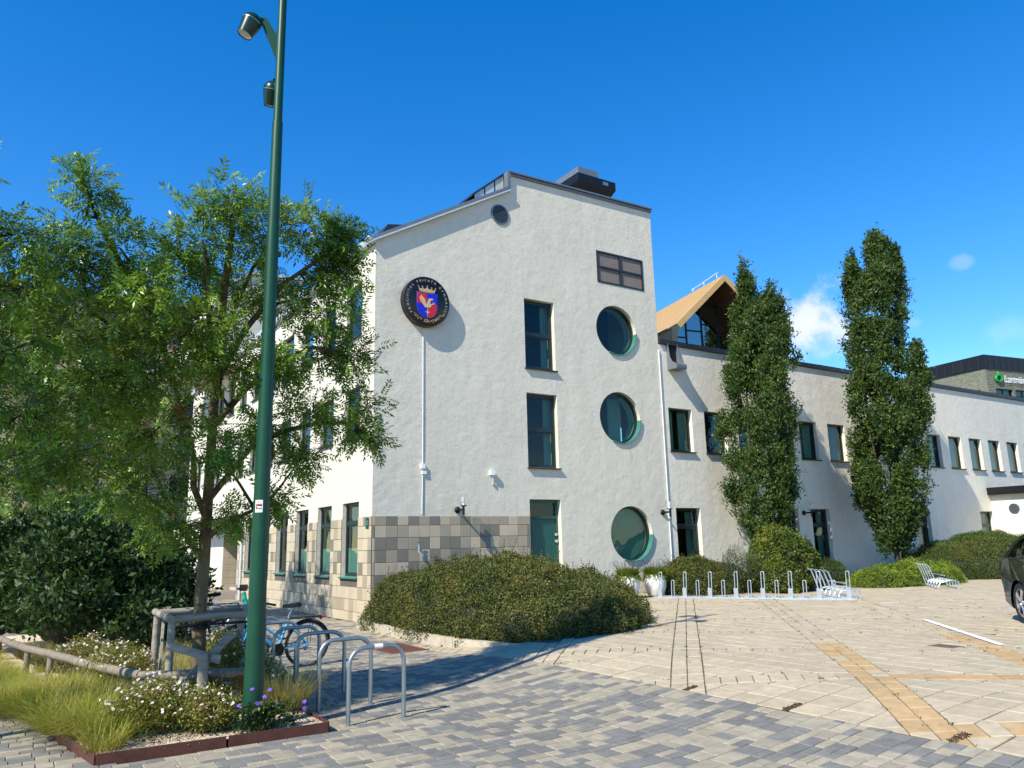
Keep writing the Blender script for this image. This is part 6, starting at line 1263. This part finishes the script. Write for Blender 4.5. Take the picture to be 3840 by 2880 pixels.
# illuminated-style sign letters standing on the wall
sg = thing('company_sign', 'white company lettering with green leaf emblem on the grey brick building', 'sign', F2(6, 17.2, -.2))
s0 = 2.75
for c in 'Lantmännen':
    vs2, fs = glyph(c); wd = max(v[0] for v in vs2)-min(v[0] for v in vs2); mb = MB(); x0 = s0-min(v[0] for v in vs2)*.95
    for d in (-.05, -.2):
        b = len(mb.v); mb.v += [F2(x0+v[0]*.95, 17.0+v[1]*1.15, d) for v in vs2]
        for f in fs: mb.face([b+i for i in f])
    mb.build('letter', 'white', sg); s0 += wd*.95+.06
mb = MB(); mb.tube([F2(1.75+.48*math.cos(R(a)), 17.35+.36*math.sin(R(a)), -.15) for a in range(0, 361, 15)], .13, 8, False); mb.tube([F2(1.8, 17.7, -.15), F2(1.65, 17.95, -.15), F2(1.62, 18.1, -.15)], [.14, .17, .04], 8); mb.tube([F2(2.02, 17.5, -.15), F2(2.15, 17.3, -.15), F2(1.95, 17.15, -.15)], .09, 8); mb.build('leaf_emblem', 'logogreen', sg, 60)
# small glazed rooflights on the wing roof
for k in range(2):
    x = 25.2+k*2.3; t = thing('roof_light', ('left' if k == 0 else 'right')+' small glazed gable rooflight above the wing parapet', 'rooflight', (x, 4, 7.9))
    mb = MB(); mb.prism([(x-.9, 8.2), (x, 8.9), (x+.9, 8.2)], FR, 3.6, 3.66); mb.build('gable_frame', 'zinc', t)
    for s_ in (-1, 1): MB().poly([(x, 3.66, 8.9), (x, 9, 8.9), (x+s_*.9, 9, 8.2), (x+s_*.9, 3.66, 8.2)]).build('pane', 'gutter', t)
    mb = MB(); mb.box(x-.9, x+.9, 3.6, 9, 7.88, 8.2); mb.build('upstand', 'darkmetal', t)
# ------------------------------------------------------------------ tan brick apartment block behind the trees
ap = thing('apartment_block', 'tan brick apartment block with dark top floor behind the trees', 'building', (0, 45, 0))
AB = lambda s, z, d: (s, 45+d, z)
hs_ = [rect(-7+k*3.2, -5.2+k*3.2, z, z+1.9) for k in range(4) for z in (2.2, 5.4, 8.6, 11.8, 15.0)]
wall('brick_wall', rect(-9, 5.4, 0, 17.4), hs_, AB, 'bricktan', ap, .25)
for h in hs_: (a, c), (b, _), (_, d), _ = h; mb = frame_(AB, a, b, c, d, .12, .2, .07); wo = mb.build('window', 'blackmetal', ap); MB().poly([AB(a, c, .16), AB(b, c, .16), AB(b, d, .16), AB(a, d, .16)]).build('pane', 'glass', wo); m_ = MB(); m_.poly([AB(a-.3, c-.3, 1.2), AB(b+.3, c-.3, 1.2), AB(b+.3, d+.3, 1.2), AB(a-.3, d+.3, 1.2)]); m_.build('inner_wall', 'interior', wo)
mb = MB(); mb.box(-9, 5.4, 45.02, 56, 17.4, 20.4); mb.build('top_floor', 'slate', ap); mb = MB(); mb.box(-9.3, 5.7, 44.7, 56.3, 20.4, 20.65); mb.build('roof', 'darkmetal', ap); mb = MB(); mb.box(5.1, 5.4, 45.3, 56, 0, 17.38); mb.build('side_wall', 'bricktan', ap)
for z in (5.2, 8.4, 11.6, 14.8):
    mb = MB(); mb.box(-2.4, 1.6, 43.4, 44.98, z, z+.18); bo = mb.build('balcony', 'concrete', ap)
    for k in range(33): m_ = MB(); m_.box(-2.38+k*.123, -2.35+k*.123, 43.42, 43.45, z+.18, z+1.15); m_.build('baluster', 'darkmetal', bo)
    m_ = MB(); m_.box(-2.4, 1.6, 43.41, 43.46, z+1.15, z+1.2); m_.build('handrail', 'darkmetal', bo)
mb = MB(); mb.tube([(3.2, 44.9, 0), (3.2, 44.9, 18)], .07, 8); mb.build('downpipe', 'darkmetal', ap)
print('objects', len(bpy.data.objects), 'faces', sum(len(o.data.polygons) for o in bpy.data.objects if o.type == 'MESH'))
